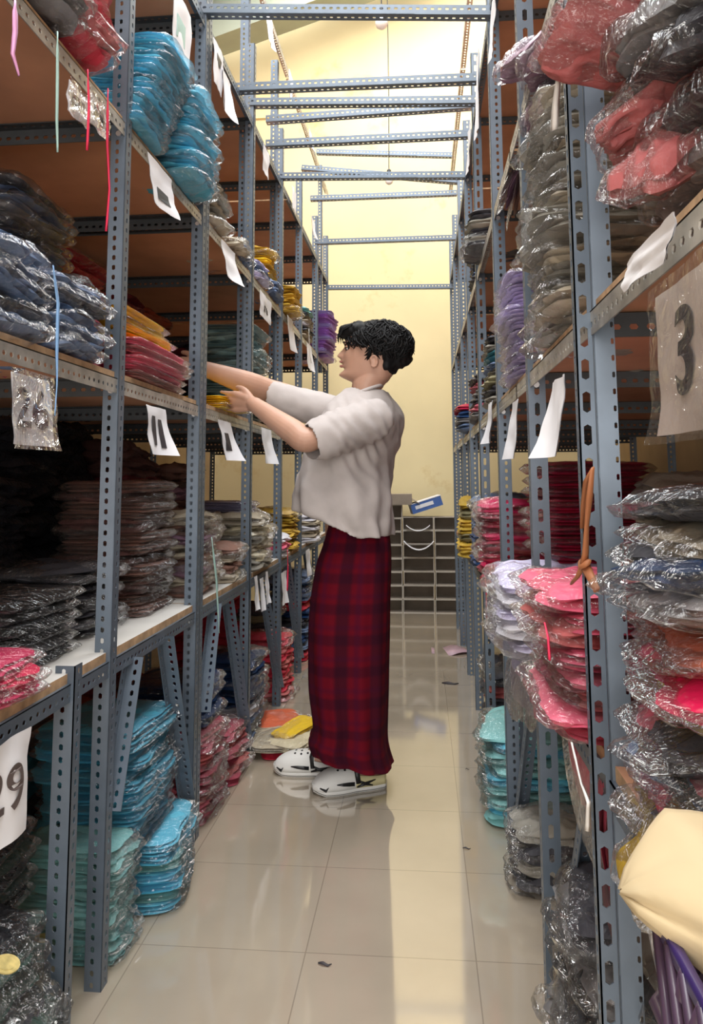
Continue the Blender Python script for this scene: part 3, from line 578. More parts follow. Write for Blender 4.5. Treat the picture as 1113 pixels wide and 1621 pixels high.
# flat pink sheet and scraps on the floor
mb = MB(); p = W(715, 1031, z=0)
mb.loft([[(a*.13, -.13*(1-abs(a)*.5), .003+.012*math.sin(a*3)), (a*.13, .13*(1-abs(a)*.3), .003+.01*math.sin(a*4+1)), (a*.13, .13*(1-abs(a)*.3), .006+.01*math.sin(a*4+1)), (a*.13, -.13*(1-abs(a)*.5), .006+.012*math.sin(a*3))] for a in [i/8*2-1 for i in range(9)]])
tag(mb.build('plastic_sheet', 'sheet_pink', None, True, loc=(p.x, p.y, 0)), 'small pink plastic sheet on the far aisle floor by the right posts', 'plastic sheet')
def scrap(u, v, s, label):
    p = W(u, v, z=0); mb = MB(); mb.tube([(-s, .3*s, .003), (-.3*s, 0, .006), (.5*s, -.2*s, .003), (s, .1*s, .004)], [s*.1, s*.22, s*.15, s*.06], 6, flat=.5)
    tag(mb.build('scrap', 'ink', None, True, loc=(p.x, p.y, 0)), label, 'scrap')
scrap(713, 1083, .045, 'dark scrap on the floor right of the trousers, the largest one')
scrap(739, 1345, .012, 'tiny dark scrap on the floor near the third right post')
scrap(514, 1529, .016, 'small brown scrap on the nearest floor tiles left of the bright reflection')
scrap(740, 1219, .008, 'tiny speck on the floor near the aqua packets')
# ---------------------------------------------------------------- hanging cards, ribbons
def text_mesh(s, size, matn):
    c = bpy.data.curves.new('txt', 'FONT'); c.body = s; c.size = size; c.extrude = .0004; c.offset = size*.012; c.align_x = 'CENTER'; c.align_y = 'CENTER'
    o = bpy.data.objects.new('txt', c); COL.objects.link(o); dg = bpy.context.evaluated_depsgraph_get()
    me = bpy.data.meshes.new_from_object(o.evaluated_get(dg)); bpy.data.objects.remove(o); bpy.data.curves.remove(c)
    me.materials.clear(); me.materials.append(MAT[matn]); return me
CARDG = None
def card(side, y, z, w_, h_, label, txt=None, mark=None, curl=.0, seed=0, pouch=False, rz=0., x=None, size=.08, tmat='ink', kind='paper'):
    """sheet hung over a shelf rail: z = top edge; faces the aisle"""
    X = ((LX if side < 0 else RX) - side*.012) if x is None else x
    t = thing('number_card' if txt or mark else 'paper_card', label, 'card', (X, y, z), (0, 0, rz))
    fx = -side  # +x faces the aisle on the left
    def bend(a, b):   # a 0..1 down, b -1..1 across
        return fx*(.004 + curl*a*a*(.6+.4*b) + .006*noise.noise(Vector((a*3, b*1.5, seed))) + .010*math.sin(a*2.2)*noise.noise(Vector((seed, b, 2)))) + fx*curl*.5*b*b*a
    n1, n2 = 10, 8; mb = MB()
    for s_ in (0, 1):
        vs = []
        for i in range(n1+1):
            for j in range(n2+1):
                a, b = i/n1, j/n2*2-1; vs.append((bend(a, b)-s_*fx*.0012, b*w_/2*(1-.06*a*(seed % 3)), -a*h_))
        fs = [(i*(n2+1)+j, i*(n2+1)+j+1, (i+1)*(n2+1)+j+1, (i+1)*(n2+1)+j) for i in range(n1) for j in range(n2)]
        mb.add(vs, fs if s_ == 0 else [f[::-1] for f in fs])
    mb.build('sheet', kind, t, True)
    if txt:
        me = text_mesh(txt, size, tmat); 
        for v in me.vertices:
            lx, ly, lz = v.co; yy = lx*fx; a = min(1, max(0, (.5*h_-ly)/h_)); b = max(-1, min(1, yy/(w_/2)))
            v.co = Vector((bend(a, b)+fx*(.0018+lz), yy, -a*h_))
        link('number', me, t)
    if mark:
        mb = MB()
        for (b0, b1, a0, a1) in mark:
            q = [(bend(a, b)+fx*.0012, b*w_/2, -a*h_) for a, b in ((a0, b0), (a0, b1), ((a0+a1)/2, b1), (a1, b1), (a1, b0), ((a0+a1)/2, b0))]
            q2 = [(p[0]+fx*.0008, p[1], p[2]) for p in q]; mb.loft([q, q2])
        mb.build('printed_mark', tmat, t)
    if pouch:
        mb = MB(); R_ = []
        vs = []
        for i in range(9):
            for j in range(7):
                a, b = i/8*1.12-.06, (j/6*2-1)*1.1; vs.append((bend(max(0, a), b)+fx*(.005+.005*noise.noise(Vector((a*6, b*4, seed+5)))), b*w_/2, -a*h_))
        mb.add(vs, [(i*7+j, i*7+j+1, (i+1)*7+j+1, (i+1)*7+j) for i in range(8) for j in range(6)])
        o = mb.build('plastic_pouch', 'film', t, True)
    return t
def cardpx(side, u0, v0, u1, v1, label, **k):
    X = (LX if side < 0 else RX) - side*.012
    p, q = W(u0, v0, x=X), W(u1, v1, x=X); return card(side, (p.y+q.y)/2, p.z, abs(q.y-p.y), abs(p.z-q.z), label, **k)
lines = [(-.5, .5, .25, .4), (-.6, .6, .5, .54), (-.6, .4, .6, .64), (-.6, .5, .7, .74)]
cardpx(-1, 15, 588, 72, 708, 'large wrinkled card reading 26 hung below the middle left shelf', txt='26', seed=1, size=.10, curl=.01, pouch=True)
cardpx(-1, -36, 1200, 38, 1308, 'large white card reading 29 hung below the bench at the left edge', txt='29', seed=2, size=.10, curl=.004, tmat='ink_brown')
cardpx(-1, 228, 640, 258, 722, 'curled plastic card below the middle shelf between first and second post', mark=[(-.5, -.2, .2, .8), (.1, .4, .25, .85)], seed=3, curl=.03)
cardpx(-1, 345, 664, 363, 730, 'folded white card below the middle shelf, right of the second post', mark=[(-.2, .3, .3, .75)], seed=4, curl=.04)
cardpx(-1, 412, 676, 427, 735, 'thin folded card below the middle shelf, right of the third post', seed=5, curl=.03)
cardpx(-1, 106, 125, 134, 205, 'clear pouch card with grey print high left, left one of the pair', mark=[(-.6, .6, .3, .7)], seed=6, pouch=True, tmat='dark_steel')
cardpx(-1, 137, 140, 166, 222, 'clear pouch card with grey print high left, right one of the pair', mark=[(-.5, .7, .2, .75)], seed=7, pouch=True, tmat='dark_steel')
cardpx(-1, 232, 240, 268, 352, 'tall white card with dark picture hung under the light blue packets', mark=[(-.3, .5, .55, .8)], seed=8, curl=.02, tmat='dark_steel')
cardpx(-1, 350, 378, 369, 455, 'folded white card on the high left shelf edge just past second post', seed=9, curl=.03)
cardpx(-1, 410, 458, 428, 516, 'white card with a dark figure on the high left shelf past third post', mark=[(-.3, .3, .45, .5), (-.4, -.1, .5, .7), (.1, .4, .5, .7)], seed=10)
cardpx(-1, 454, 498, 463, 560, 'narrow white card on the high left shelf past the fourth post', seed=11, curl=.02)
cardpx(-1, 484, 540, 492, 590, 'narrow pale strip card on the high left shelf near the fifth post', seed=12, curl=.02, pouch=False)
cardpx(-1, 270, 5, 304, 72, 'white card with a teal emblem at the top, left of the second post', mark=[(-.45, .45, .3, .72)], seed=13, tmat='ribbon_mint', x=None) if False else None
p = W(287, 0, x=LX+.03); c_ = card(-1, p.y, p.z, .17, .17, 'white card with a teal emblem at the top, left of the second post', mark=[(-.45, .45, .38, .78)], seed=13, tmat='ribbon_mint', x=LX+.03)
for i, (u, v, h_, nm) in enumerate(((345, 75, .16, 'with grey print high above the second post, the larger one'), (357, 120, .16, 'plain and narrow, high right of the second post'), (420, 235, .13, 'on the upper rail right of the third post'),
    (424, 20, .17, 'hanging from the topmost rail, nearest one'), (460, 118, .15, 'hanging from the topmost rail, second one'), (490, 205, .13, 'hanging from the topmost rail, third one'), (465, 300, .13, 'hanging above the gold packets from the upper left rail'), (494, 345, .13, 'hanging on the upper left rail near the fifth post'))):
    p = W(u, v, x=LX+.012); card(-1, p.y, p.z, .13, h_, 'white paper card '+nm, mark=lines[:1] if i == 0 else None, seed=20+i, curl=.02*(i % 2), tmat='dark_steel')
for i, (u, v) in enumerate(((404, 912), (413, 915), (421, 905))):
    p = W(u, v, x=LX+.012); card(-1, p.y, p.z, .06, .14, 'white paper strip under the bench past the third post, %s of three' % ('left', 'middle', 'right')[i], seed=30+i, pouch=False, curl=.01)
for i, (u, v) in enumerate(((448, 905), (486, 870))):
    p = W(u, v, x=LX+.012); card(-1, p.y, p.z, .14, .16, ('white card under the bench right of the fourth post', 'white card under the bench right of the fifth post')[i], seed=35+i, pouch=False, curl=.01)
# right side
card(1, .672, 1.285, .15, .135, 'large card reading 3 hung on the shelf edge at the right picture edge', kind='card_beige', txt='3', seed=41, size=.11, curl=.004, pouch=True)
card(1, .77, 1.35, .17, .035, 'torn white tape band on the shelf rail above the card reading 3', seed=47, curl=.004, pouch=False)
cardpx(1, 878, 606, 903, 722, 'tall narrow white card below the right shelf behind the nearest post', seed=42, curl=.03, pouch=False)
cardpx(1, 812, 640, 826, 725, 'thin white card below the right shelf left of the second right post', seed=43, curl=.02, pouch=False)
cardpx(1, 776, 640, 784, 700, 'thin white card below the right shelf near the third right post', seed=44, curl=.02, pouch=False)
for i, (u, v, h_, nm) in enumerate(((782, 0, .17, 'hanging high right, just right of the third right post'), (757, 90, .3, 'hanging long and bright behind the third right post'), (744, 200, .2, 'hanging high in the far right rail'))):
    p = W(u, v, x=RX-.012); card(1, p.y, p.z, .12, h_, 'white paper card '+nm, seed=50+i, curl=.01, pouch=False)
def ribbon(label, pts, wd, matn, cat='ribbon', name='ribbon', t=.0016):
    mb = MB(); P = [Vector(p) for p in pts]
    # resample
    Q = []
    for i in range(len(P)-1):
        for k in range(5): Q.append(P[i].lerp(P[i+1], k/5))
    Q.append(P[-1]); R_ = []
    for i, p in enumerate(Q):
        a = i*.13+noise.noise(p*5)*1.2; dx, dy = math.sin(a)*.6, math.cos(a); w2 = wd/2*(1 if i > 1 else .5)
        R_.append([(p.x-dx*w2, p.y-dy*w2, p.z), (p.x-dy*t, p.y+dx*t, p.z), (p.x+dx*w2, p.y+dy*w2, p.z), (p.x+dy*t, p.y-dx*t, p.z)])
    mb.loft(R_); return tag(mb.build(name, matn, None, True), label, cat)
def rib(label, uv, x, wd, matn): return ribbon(label, [W(u, v, x=x) for u, v in uv], wd, matn)
rib('pink ribbon hanging from the top at the left picture edge', [(24, 0), (24, 50), (20, 85), (30, 120)], -.66, .012, 'ribbon_pink')
rib('mint green ribbon hanging over the high left shelf edge', [(91, 50), (91, 120), (90, 190), (91, 241)], -.67, .008, 'ribbon_mint')
rib('short red ribbon hanging between the two clear pouch cards', [(139, 110), (141, 170), (138, 238)], -.67, .008, 'ribbon_red')
rib('long red ribbon hanging along the left side of the first post', [(171, 140), (170, 230), (173, 300), (168, 366)], -.69, .009, 'ribbon_red')
rib('pale blue ribbon hanging from the middle left shelf beside the card 26', [(84, 420), (92, 480), (90, 560), (90, 610), (87, 658)], -.68, .009, 'ribbon_blue')
rib('pale green ribbon hanging past the bench edge right of the second post', [(335, 850), (343, 920), (345, 970), (347, 1002)], -.69, .011, 'ribbon_mint')
rib('thin white ribbon hanging by the shirt at the far left shelf', [(489, 520), (490, 560), (493, 575)], -.69, .01, 'ribbon_white')
rib('red ribbon hanging from the bench near the fourth post', [(455, 870), (456, 900), (455, 935)], -.69, .014, 'ribbon_red')
rib('long white ribbon dangling before the second nearest right post', [(905, 1175), (920, 1240), (932, 1270), (930, 1316)], .19, .010, 'ribbon_white')
rib('dark red cord hanging beside the lavender packets', [(862, 985), (868, 1010), (870, 1045)], .16, .006, 'ribbon_red')
rib('white ribbon hanging high between second and nearest right posts', [(890, 70), (885, 120), (880, 165), (877, 206)], .20, .018, 'ribbon_white')
rib('purple-red ribbon hanging by the lavender posts in the right aisle', [(768, 890), (770, 940), (771, 988)], .22, .01, 'ribbon_red')
# brown ribbon knotted around the nearest right post
t = thing('knotted_ribbon', 'brown ribbon knotted around the nearest right post', 'ribbon', W(925, 880, x=RX-.02))
o0 = t.location.copy()
def rp(name, uv, r, x=RX-.03):
    mb = MB(); mb.tube([W(u, v, x=x)-o0 for u, v in uv], r, 8, flat=.5); mb.build(name, 'ribbon_brown', t, True)
rp('loop', [(938, 742), (930, 760), (924, 800), (922, 835)], [.004, .008, .006, .005]); rp('loop', [(938, 742), (933, 790), (929, 830), (927, 875), (924, 895)], [.004, .007, .005, .007, .009])
rp('tail', [(924, 893), (915, 912), (906, 922)], [.008, .006, .005]); rp('tail', [(925, 893), (936, 915), (945, 934)], [.008, .006, .005]); rp('knot', [(920, 888), (925, 894), (931, 891)], [.006, .011, .006])
# ---------------------------------------------------------------- basket with cream roll at lower right
bt = thing('woven_basket', 'dark purple plastic basket at the lower right picture corner', 'basket', (.385, .56, .575))
hw, hd = .19, .19
def ringp(z, s): return [(s*hw*max(-1, min(1, 1.25*math.cos(a))), s*hd*max(-1, min(1, 1.25*math.sin(a))), z) for a in [2*PI*k/40 for k in range(40)]]
mb = MB(); A_, B_ = ringp(0, 1.02), ringp(.165, 1.02)
for k in range(40):
    for dk in (-3, 3):
        a2, b2 = A_[(k+dk) % 40], B_[k]; mb.tube([a2, ((a2[0]+b2[0])/2*1.03, (a2[1]+b2[1])/2*1.03, .08), b2], .0045, 6)
for z, s in ((.006, 1.02), (.05, 1.035), (.10, 1.035)): mb.tube(ringp(z, s)+[ringp(z, s)[0]], .006, 6)
mb.build('woven_wall', 'basket', bt, True)
mb = MB(); mb.loft([[(x*k_, y*k_, z) for x, y, _ in ringp(0, 1)] for z, k_ in ((.158, .99), (.158, 1.025), (.173, 1.03), (.173, .99))] + [[(x*.99, y*.99, .158) for x, y, _ in ringp(0, 1)]], cap=False); mb.build('rim', 'purple', bt, True)
mb = MB(); mb.loft([ringp(-.004, 1.0), ringp(.004, 1.0)]); mb.build('bottom', 'basket', bt)
st = thing('stool', 'cream plastic stool under the purple basket at the right edge', 'stool', (.385, .56, 0))
mb = MB(); mb.loft([[(x*s, y*s, z) for x, y in ((-.16, -.16), (.16, -.16), (.16, .16), (-.16, .16))] for z, s in ((.53, 1.0), (.55, 1.03), (.57, 1.0))]); mb.build('seat', 'cream', st)
for sx in (-1, 1):
    for sy in (-1, 1):
        mb = MB(); mb.loft([[(sx*.145*k+a, sy*.145*k+b, z) for a, b in ((-.02, -.02), (.02, -.02), (.02, .02), (-.02, .02))] for z, k in ((0, 1.15), (.53, .95))]); mb.build('leg', 'cream', st)
# thick folded cream cloth lying over the basket rim, its corner pointing into the aisle
mb = MB(); R_ = []
for i in range(22):
    a = i/21; s_ = min(1, (a*3.4)**.75+.03)*(1 if a < .9 else 1-(a-.9)*3); c = Vector((.166+.20*a, .715-.06*a, .757+.012*math.sin(a*3)-.03*a*a))
    ring = []
    for k in range(32):
        th = 2*PI*k/32; cc, ss = math.cos(th), math.sin(th); e = 3.2; r = (abs(cc)**e+abs(ss)**e)**(-1/e)
        ring.append(c+Vector((.006*noise.noise(Vector((cc*3, ss*3, a*5))), .085*cc*r*s_, .046*ss*r*s_*(1+.18*cc)+.006*noise.noise(Vector((cc*4, ss*3, a*6))))))
    R_.append(ring)
mb.loft(R_); tag(mb.build('cloth_bundle', 'cream', None, True), 'thick folded cream yellow cloth lying over the purple basket', 'cloth')
mb = MB(); R_ = []
for i in range(10):
    a = i/9; c = Vector((.232+.15*a, .60+.03*a, .80-.05*a)); R_.append([c+Vector((.012*math.sin(k), .05*math.cos(2*PI*k/20), .045*math.sin(2*PI*k/20))) for k in range(20)])
mb.loft(R_); tag(mb.build('cloth_bundle', 'ink', None, True), 'dark cloth over the cream cloth at the right picture edge', 'cloth')
# ---------------------------------------------------------------- person
m, t, b = base_mat('skin', (.50, .285, .20), .48, spec=.4); add_noise(t, b, (.50, .285, .20), .06, 14, 3, bump=.05, bscale=60, bdist=.002)
b.inputs['Subsurface Weight'].default_value = .12; b.inputs['Subsurface Radius'].default_value = (.02, .008, .005); b.inputs['Subsurface Scale'].default_value = .5
mat('lips', (.42, .16, .14), .4); mat('hair', (.006, .0055, .006), .62, spec=.22); mat('eye', (.75, .72, .70), .2)
mat('shirt', (.47, .42, .40), .9, var=.05, scale=20, bump=.25, bscale=180, bdist=.001)
mat('clog_white', (.80, .79, .76), .5, var=.03); mat('clog_cream', (.72, .64, .36), .5, var=.08)
# plaid cloth: dark bands crossing a deep red ground
m, t, b = base_mat('plaid', (.2, .01, .02), .9, spec=.12)
uvn = N(t, 'ShaderNodeUVMap'); sp = N(t, 'ShaderNodeSeparateXYZ'); t.links.new(uvn.outputs[0], sp.inputs[0])
def band(sock, period, w0, w1, off=0):
    a = N(t, 'ShaderNodeMath', operation='ADD'); a.inputs[1].default_value = off; t.links.new(sock, a.inputs[0])
    d = N(t, 'ShaderNodeMath', operation='DIVIDE'); d.inputs[1].default_value = period; t.links.new(a.outputs[0], d.inputs[0])
    f = N(t, 'ShaderNodeMath', operation='FRACT'); t.links.new(d.outputs[0], f.inputs[0])
    r = N(t, 'ShaderNodeValToRGB'); e = r.color_ramp.elements; e[0].position = 0; e[0].color = (0, 0, 0, 1); e[1].position = 1; e[1].color = (0, 0, 0, 1)
    for p_, v_ in ((w0-.06, 0), (w0+.03, 1), (w1-.03, 1), (w1+.06, 0)):
        q = e.new(p_); q.color = (v_, v_, v_, 1)
    t.links.new(f.outputs[0], r.inputs[0]); return r.outputs[0]
bands = [band(sp.outputs[0], .125, .12, .46), band(sp.outputs[1], .105, .12, .42), band(sp.outputs[0], .125, .66, .78), band(sp.outputs[1], .105, .62, .74)]
cur = None
for i, (bd, col, fac) in enumerate(zip(bands, ((.012, .003, .010), (.013, .002, .010), (.03, .003, .022), (.03, .003, .022)), (.62, .5, .35, .3))):
    mx = N(t, 'ShaderNodeMix', data_type='RGBA'); mf = N(t, 'ShaderNodeMath', operation='MULTIPLY'); mf.inputs[1].default_value = fac
    t.links.new(bd, mf.inputs[0]); t.links.new(mf.outputs[0], mx.inputs[0])
    if cur is None: mx.inputs[6].default_value = (.11, .002, .009, 1)
    else: t.links.new(cur, mx.inputs[6])
    mx.inputs[7].default_value = (*col, 1); cur = mx.outputs[2]
t.links.new(cur, b.inputs['Base Color'])

def cr(P, n=6):
    """smooth path through points (each a tuple of numbers)"""
    out = []; P = [tuple(p) for p in P]
    for i in range(len(P)-1):
        p0, p1, p2, p3 = P[max(i-1, 0)], P[i], P[i+1], P[min(i+2, len(P)-1)]
        for k in range(n):
            s = k/n; out.append(tuple(.5*((2*b)+(-a+c)*s+(2*a-5*b+4*c-d)*s*s+(-a+3*b-3*c+d)*s**3) for a, b, c, d in zip(p0, p1, p2, p3)))
    out.append(P[-1]); return out
def limb(mb, pts, n=20, seg=6, flat=1.0, ref=None):
    """tapered limb: pts = (x, y, z, r)"""
    Q = cr(pts, seg); rings = []; ref = Vector(ref) if ref else None
    V_ = [Vector(q[:3]) for q in Q]
    def frame(i):
        d = (V_[min(i+1, len(Q)-1)]-V_[max(i-1, 0)]).normalized(); return d
    for i, q in enumerate(Q):
        d = frame(i)
        if ref is None: ref = d.orthogonal().normalized()
        a = (ref-d*ref.dot(d)).normalized(); ref = a; b_ = d.cross(a)
        if i == 0:
            for c_ in (.97, .8, .5): rings.append([V_[0]-d*q[3]*c_+(a*math.cos(2*PI*k/n)+b_*math.sin(2*PI*k/n)*flat)*q[3]*math.sqrt(max(.001, 1-c_*c_)) for k in range(n)])
        rings.append([V_[i]+(a*math.cos(2*PI*k/n)+b_*math.sin(2*PI*k/n)*flat)*q[3] for k in range(n)])
        if i == len(Q)-1:
            for c_ in (.5, .8, .97): rings.append([V_[i]+d*q[3]*c_+(a*math.cos(2*PI*k/n)+b_*math.sin(2*PI*k/n)*flat)*q[3]*math.sqrt(1-c_*c_) for k in range(n)])
    mb.loft(rings)
def ellipsoid(mb, c, r, R=None, n=24, m=16):
    c = Vector(c); rings = []
    for i in range(1, m):
        th = PI*i/m; rings.append([c+((R @ Vector(p)) if R else Vector(p)) for p in [(r[0]*math.sin(th)*math.cos(2*PI*k/n), r[1]*math.sin(th)*math.sin(2*PI*k/n), -r[2]*math.cos(th)) for k in range(n)]])
    mb.loft(rings)
def remesh(mb, name, voxel, smooth=3, sfac=.5):
    me = mb.mesh(name+'_tmp', 'skin'); bm = bmesh.new(); bm.from_mesh(me); bmesh.ops.recalc_face_normals(bm, faces=bm.faces); bm.to_mesh(me); bm.free()
    o = bpy.data.objects.new('tmp', me); COL.objects.link(o)
    md = o.modifiers.new('r', 'REMESH'); md.mode = 'VOXEL'; md.voxel_size = voxel; md.use_smooth_shade = True
    if smooth: s_ = o.modifiers.new('s', 'SMOOTH'); s_.factor = sfac; s_.iterations = smooth
    dg = bpy.context.evaluated_depsgraph_get(); out = bpy.data.meshes.new_from_object(o.evaluated_get(dg)); bpy.data.objects.remove(o)
    out.name = name; out.polygons.foreach_set('use_smooth', [True]*len(out.polygons)); return out
def lerp_tab(tab, z):
    if z <= tab[0][0]: return tab[0][1:]
    for a, b_ in zip(tab, tab[1:]):
        if z <= b_[0]:
            s = (z-a[0])/(b_[0]-a[0]); s = s*s*(3-2*s) if len(a) > 4 else s
            return tuple(p+(q-p)*s for p, q in zip(a[1:], b_[1:]))
    return tab[-1][1:]
PY = 2.86
def at(u, v, y=PY): return W(u, v, y=y)
body = MB()
# head: horizontal slices, profile traced as real depth in the head's own frame
HO = at(594, 603); HA = math.radians(6)
HX = Vector((-math.cos(HA), math.sin(HA), 0)); HY = Vector((-math.sin(HA), -math.cos(HA), 0)); HZ = Vector((0, 0, 1))
tilt = Matrix.Rotation(math.radians(-2), 3, HY)
def hw_(x, y, z): return HO+tilt @ (HX*x+HY*y+HZ*z)
prof = cr([(-.012, .070, -.03, .040), (-.004, .092, -.045, .048), (.008, .113, -.055, .054), (.022, .122, -.062, .059), (.036, .120, -.068, .063), (.055, .120, -.074, .067), (.075, .121, -.080, .070), (.10, .120, -.086, .073),
  (.125, .113, -.09, .076), (.145, .118, -.09, .077), (.165, .114, -.086, .075), (.185, .103, -.075, .069), (.205, .08, -.055, .055), (.220, .05, -.03, .036), (.228, .02, -.005, .012)], 4)
def g_(x, s): return math.exp(-(x/s)**2)
rings = []
for (z, f, bk, wd) in prof:
    ring = []
    for k in range(64):
        th = 2*PI*k/64; c, s = math.cos(th), math.sin(th)
        L = f if c > 0 else -bk
        e = 2.3
        r = (abs(c)**e+abs(s)**e)**(-1/e)
        x, y = L*c*r, wd*s*r
        if c > 0:
            x += .020*g_(z-.022, .015)*g_(y, .024)           # chin
            x -= .004*g_(z-.044, .006)*g_(y, .03)
            x += .018*g_(z-.056, .0058)*g_(y, .019)           # lower lip
            x += .0195*g_(z-.0735, .0062)*g_(y, .021)         # upper lip
            x += .010*g_(z-.085, .007)*g_(y, .02)
            nz = max(0, 1-abs((z-.096)/.012)) if z < .096 else max(0, 1-(z-.096)/.045)
            x += .034*(nz**.8)*g_(y, .0115+.004*nz)         # nose
            x += .010*g_(z-.091, .007)*g_(abs(y)-.013, .007) # nostril wings
            x += .007*g_(z-.143, .010)*g_(abs(y)-.025, .02)  # brow
            x -= .014*g_(z-.125, .010)*g_(abs(y)-.031, .014) # eye sockets
            x += .005*g_(z-.095, .02)*g_(abs(y)-.045, .02)   # cheek
        ring.append(hw_(x, y, z))
    rings.append(ring)
body.loft(rings)
for s in (-1, 1):
    Re = Matrix((HX, HY, HZ)).transposed() @ R3(0, .15, s*.35)
    ellipsoid(body, hw_(-.006, s*.073, .064), (.015, .007, .022), Re)
    body.tube([hw_(-.006+.0135*math.cos(a), s*(.079+.004*math.sin(a)), .064+.021*math.sin(a)) for a in [(.2+5.4*i/14) for i in range(15)]], [.0045]*15, 8)
# neck and trunk
limb(body, [(*hw_(-.022, 0, .06), .058), (*at(580, 612), .056), (*at(585, 640), .060), (*at(585, 670), .07)], 24)
SN, SF = Vector((-.185, 2.70, 1.335)), Vector((-.30, 3.01, 1.37))
EN, WN = at(483, 697, 2.56), at(402, 640, 2.67)
EF, WF = at(424, 618, 2.95), at(325, 584, 2.80)
limb(body, [(-.25, 2.87, .80, .11), (-.26, 2.87, .95, .105), (-.27, 2.87, 1.1, .095), (-.25, 2.88, 1.22, .095), (-.235, 2.88, 1.30, .07)], 24)
limb(body, [(*(SN+Vector((-.01, .01, -.02))), .045), (-.225, 2.86, 1.33, .065), (*SF, .045)], 20)
limb(body, [(*(SN+Vector((-.01, 0, -.015))), .045), (*SN.lerp(EN, .35), .046), (*SN.lerp(EN, .75), .044), (*EN, .042), (*(EN.lerp(WN, .22)), .044), (*(EN.lerp(WN, .6)), .036), (*WN, .0275)], 20)
limb(body, [(*SF, .046), (*SF.lerp(EF, .35), .049), (*SF.lerp(EF, .8), .049), (*EF, .047), (*(EF.lerp(WF, .3)), .048), (*(EF.lerp(WF, .65)), .040), (*WF, .030)], 20)
def hand(wr, dirv, upv, s, curl, spread=1.0):
    """dirv: towards the fingertips, upv: towards the thumb side; fingers close towards palm normal"""
    d = dirv.normalized(); u = (upv-d*upv.dot(d)).normalized(); n = d.cross(u)*s
    def q(a, b_, c): return wr+d*a+u*b_+n*c
    limb(body, [(*q(-.01, 0, 0), .0265), (*q(.02, .0, .0), .027), (*q(.05, .004, .002), .027), (*q(.075, .002, .003), .022)], 16, flat=.62, ref=u)
    limb(body, [(*q(.03, .018, 0), .017), (*q(.085, .03, .003), .0125)], 12); limb(body, [(*q(.03, -.016, 0), .015), (*q(.08, -.028, .003), .0115)], 12)
    for i, (b_, L, r) in enumerate(((.030, .072, .0092), (.010, .080, .0095), (-.010, .074, .009), (-.029, .058, .008))):
        c = curl*(1+.12*i); p = q(.080-.003*abs(i-1), b_, .002); pts = [(*p, r*1.1)]; ang = c*.35; fan = spread*(b_*1.6)
        for k, fl in enumerate((.45, .30, .25)):
            p = p+(d*math.cos(ang)+n*math.sin(ang)+u*fan*.25)*L*fl; pts.append((*p, r*(1-.13*(k+1)))); ang += c*.55
        limb(body, pts, 12, 5)
    limb(body, [(*q(.018, .020, .004), .0145), (*q(.042, .040, .012), .0125), (*q(.068, .050, .020), .0105), (*q(.090, .050, .030), .0088)], 12, 5)
hand(WN, at(330, 632, 2.73)-WN, Vector((.1, -.25, 1)), 1, .16)
hand(WF, at(270, 580, 2.78)-WF, Vector((.1, -.5, 1)), 1, .6)
# legs and feet inside the clogs
HN, HFt = W(604, 1243, z=.0), W(540, 1226, z=0)
TN, TF = W(503, 1256, z=0), W(444, 1222, z=0)
for hip, heel, toe in (((-.25, 2.825, .84), HN, TN), ((-.26, 2.93, .84), HFt, TF)):
    dd = (toe-heel).normalized(); an = heel+dd*.055+Vector((0, 0, .10))
    limb(body, [(*hip, .068), (hip[0]-.02, hip[1]+.01, .48, .055), (*(an+Vector((0, 0, .22))), .05), (*an, .036)], 18)
    limb(body, [(*(heel+dd*.035+Vector((0, 0, .052))), .030), (*(heel+dd*.10+Vector((0, 0, .058))), .034), (*(heel+dd*.17+Vector((0, 0, .046))), .028), (*(heel+dd*.215+Vector((0, 0, .036))), .022)], 16)
person = link('person', remesh(body, 'person', .0034, 3, .5)); person.data.materials.clear(); person.data.materials.append(MAT['skin'])
tag(person, 'person in beige t-shirt and red plaid trousers reaching both hands into the left shelf', 'person')
# face details
RH0 = Matrix((HX, HY, HZ)).transposed()
for s in (-1, 1):
    mb = MB(); ellipsoid(mb, hw_(.1010, s*.0310, .1225), (.0105, .0115, .0085), RH0, 16, 10); mb.build('eye', 'eye', person, True)
    mb = MB(); ellipsoid(mb, hw_(.1018, s*.0310, .1262), (.0128, .0145, .0078), RH0, 18, 12); mb.build('eyelid', 'skin', person, True)
    mb = MB(); ellipsoid(mb, hw_(.1085, s*.0305, .1215), (.0040, .0050, .0052), RH0, 10, 8); mb.build('iris', 'hair', person, True)
    mb = MB(); mb.tube([hw_(.1150-.013*abs(a)**1.6, s*(.0315+.0145*a), .1212+.0012*(1-a*a)) for a in (-1, -.5, 0, .5, 1)], [.0006, .0014, .0018, .0016, .0006], 6); mb.build('eyelashes', 'hair', person, True)
    mb = MB(); mb.tube([hw_(.1255-.017*max(0, a)**1.3-.002, s*(.027+.019*a), .1405+.005*(1-a*a)) for a in (-1, -.5, 0, .5, 1, 1.3)], [.0012, .0024, .003, .0026, .0018, .0008], 6); mb.build('eyebrow', 'hair', person, True)
mb = MB()
for z, r, w_ in ((.0735, .0048, .021), (.0565, .0055, .019)):
    mb.tube([hw_(.1375-.016*a*a-(.002 if z < .07 else 0), w_*a, z-.002*a*a+(.0015*math.cos(a*6) if z > .07 else 0)) for a in [i/5-1 for i in range(11)]], [r*max(.2, 1-a*a) for a in [i/5-1 for i in range(11)]], 8)
mb.build('lips', 'lips', person, True)
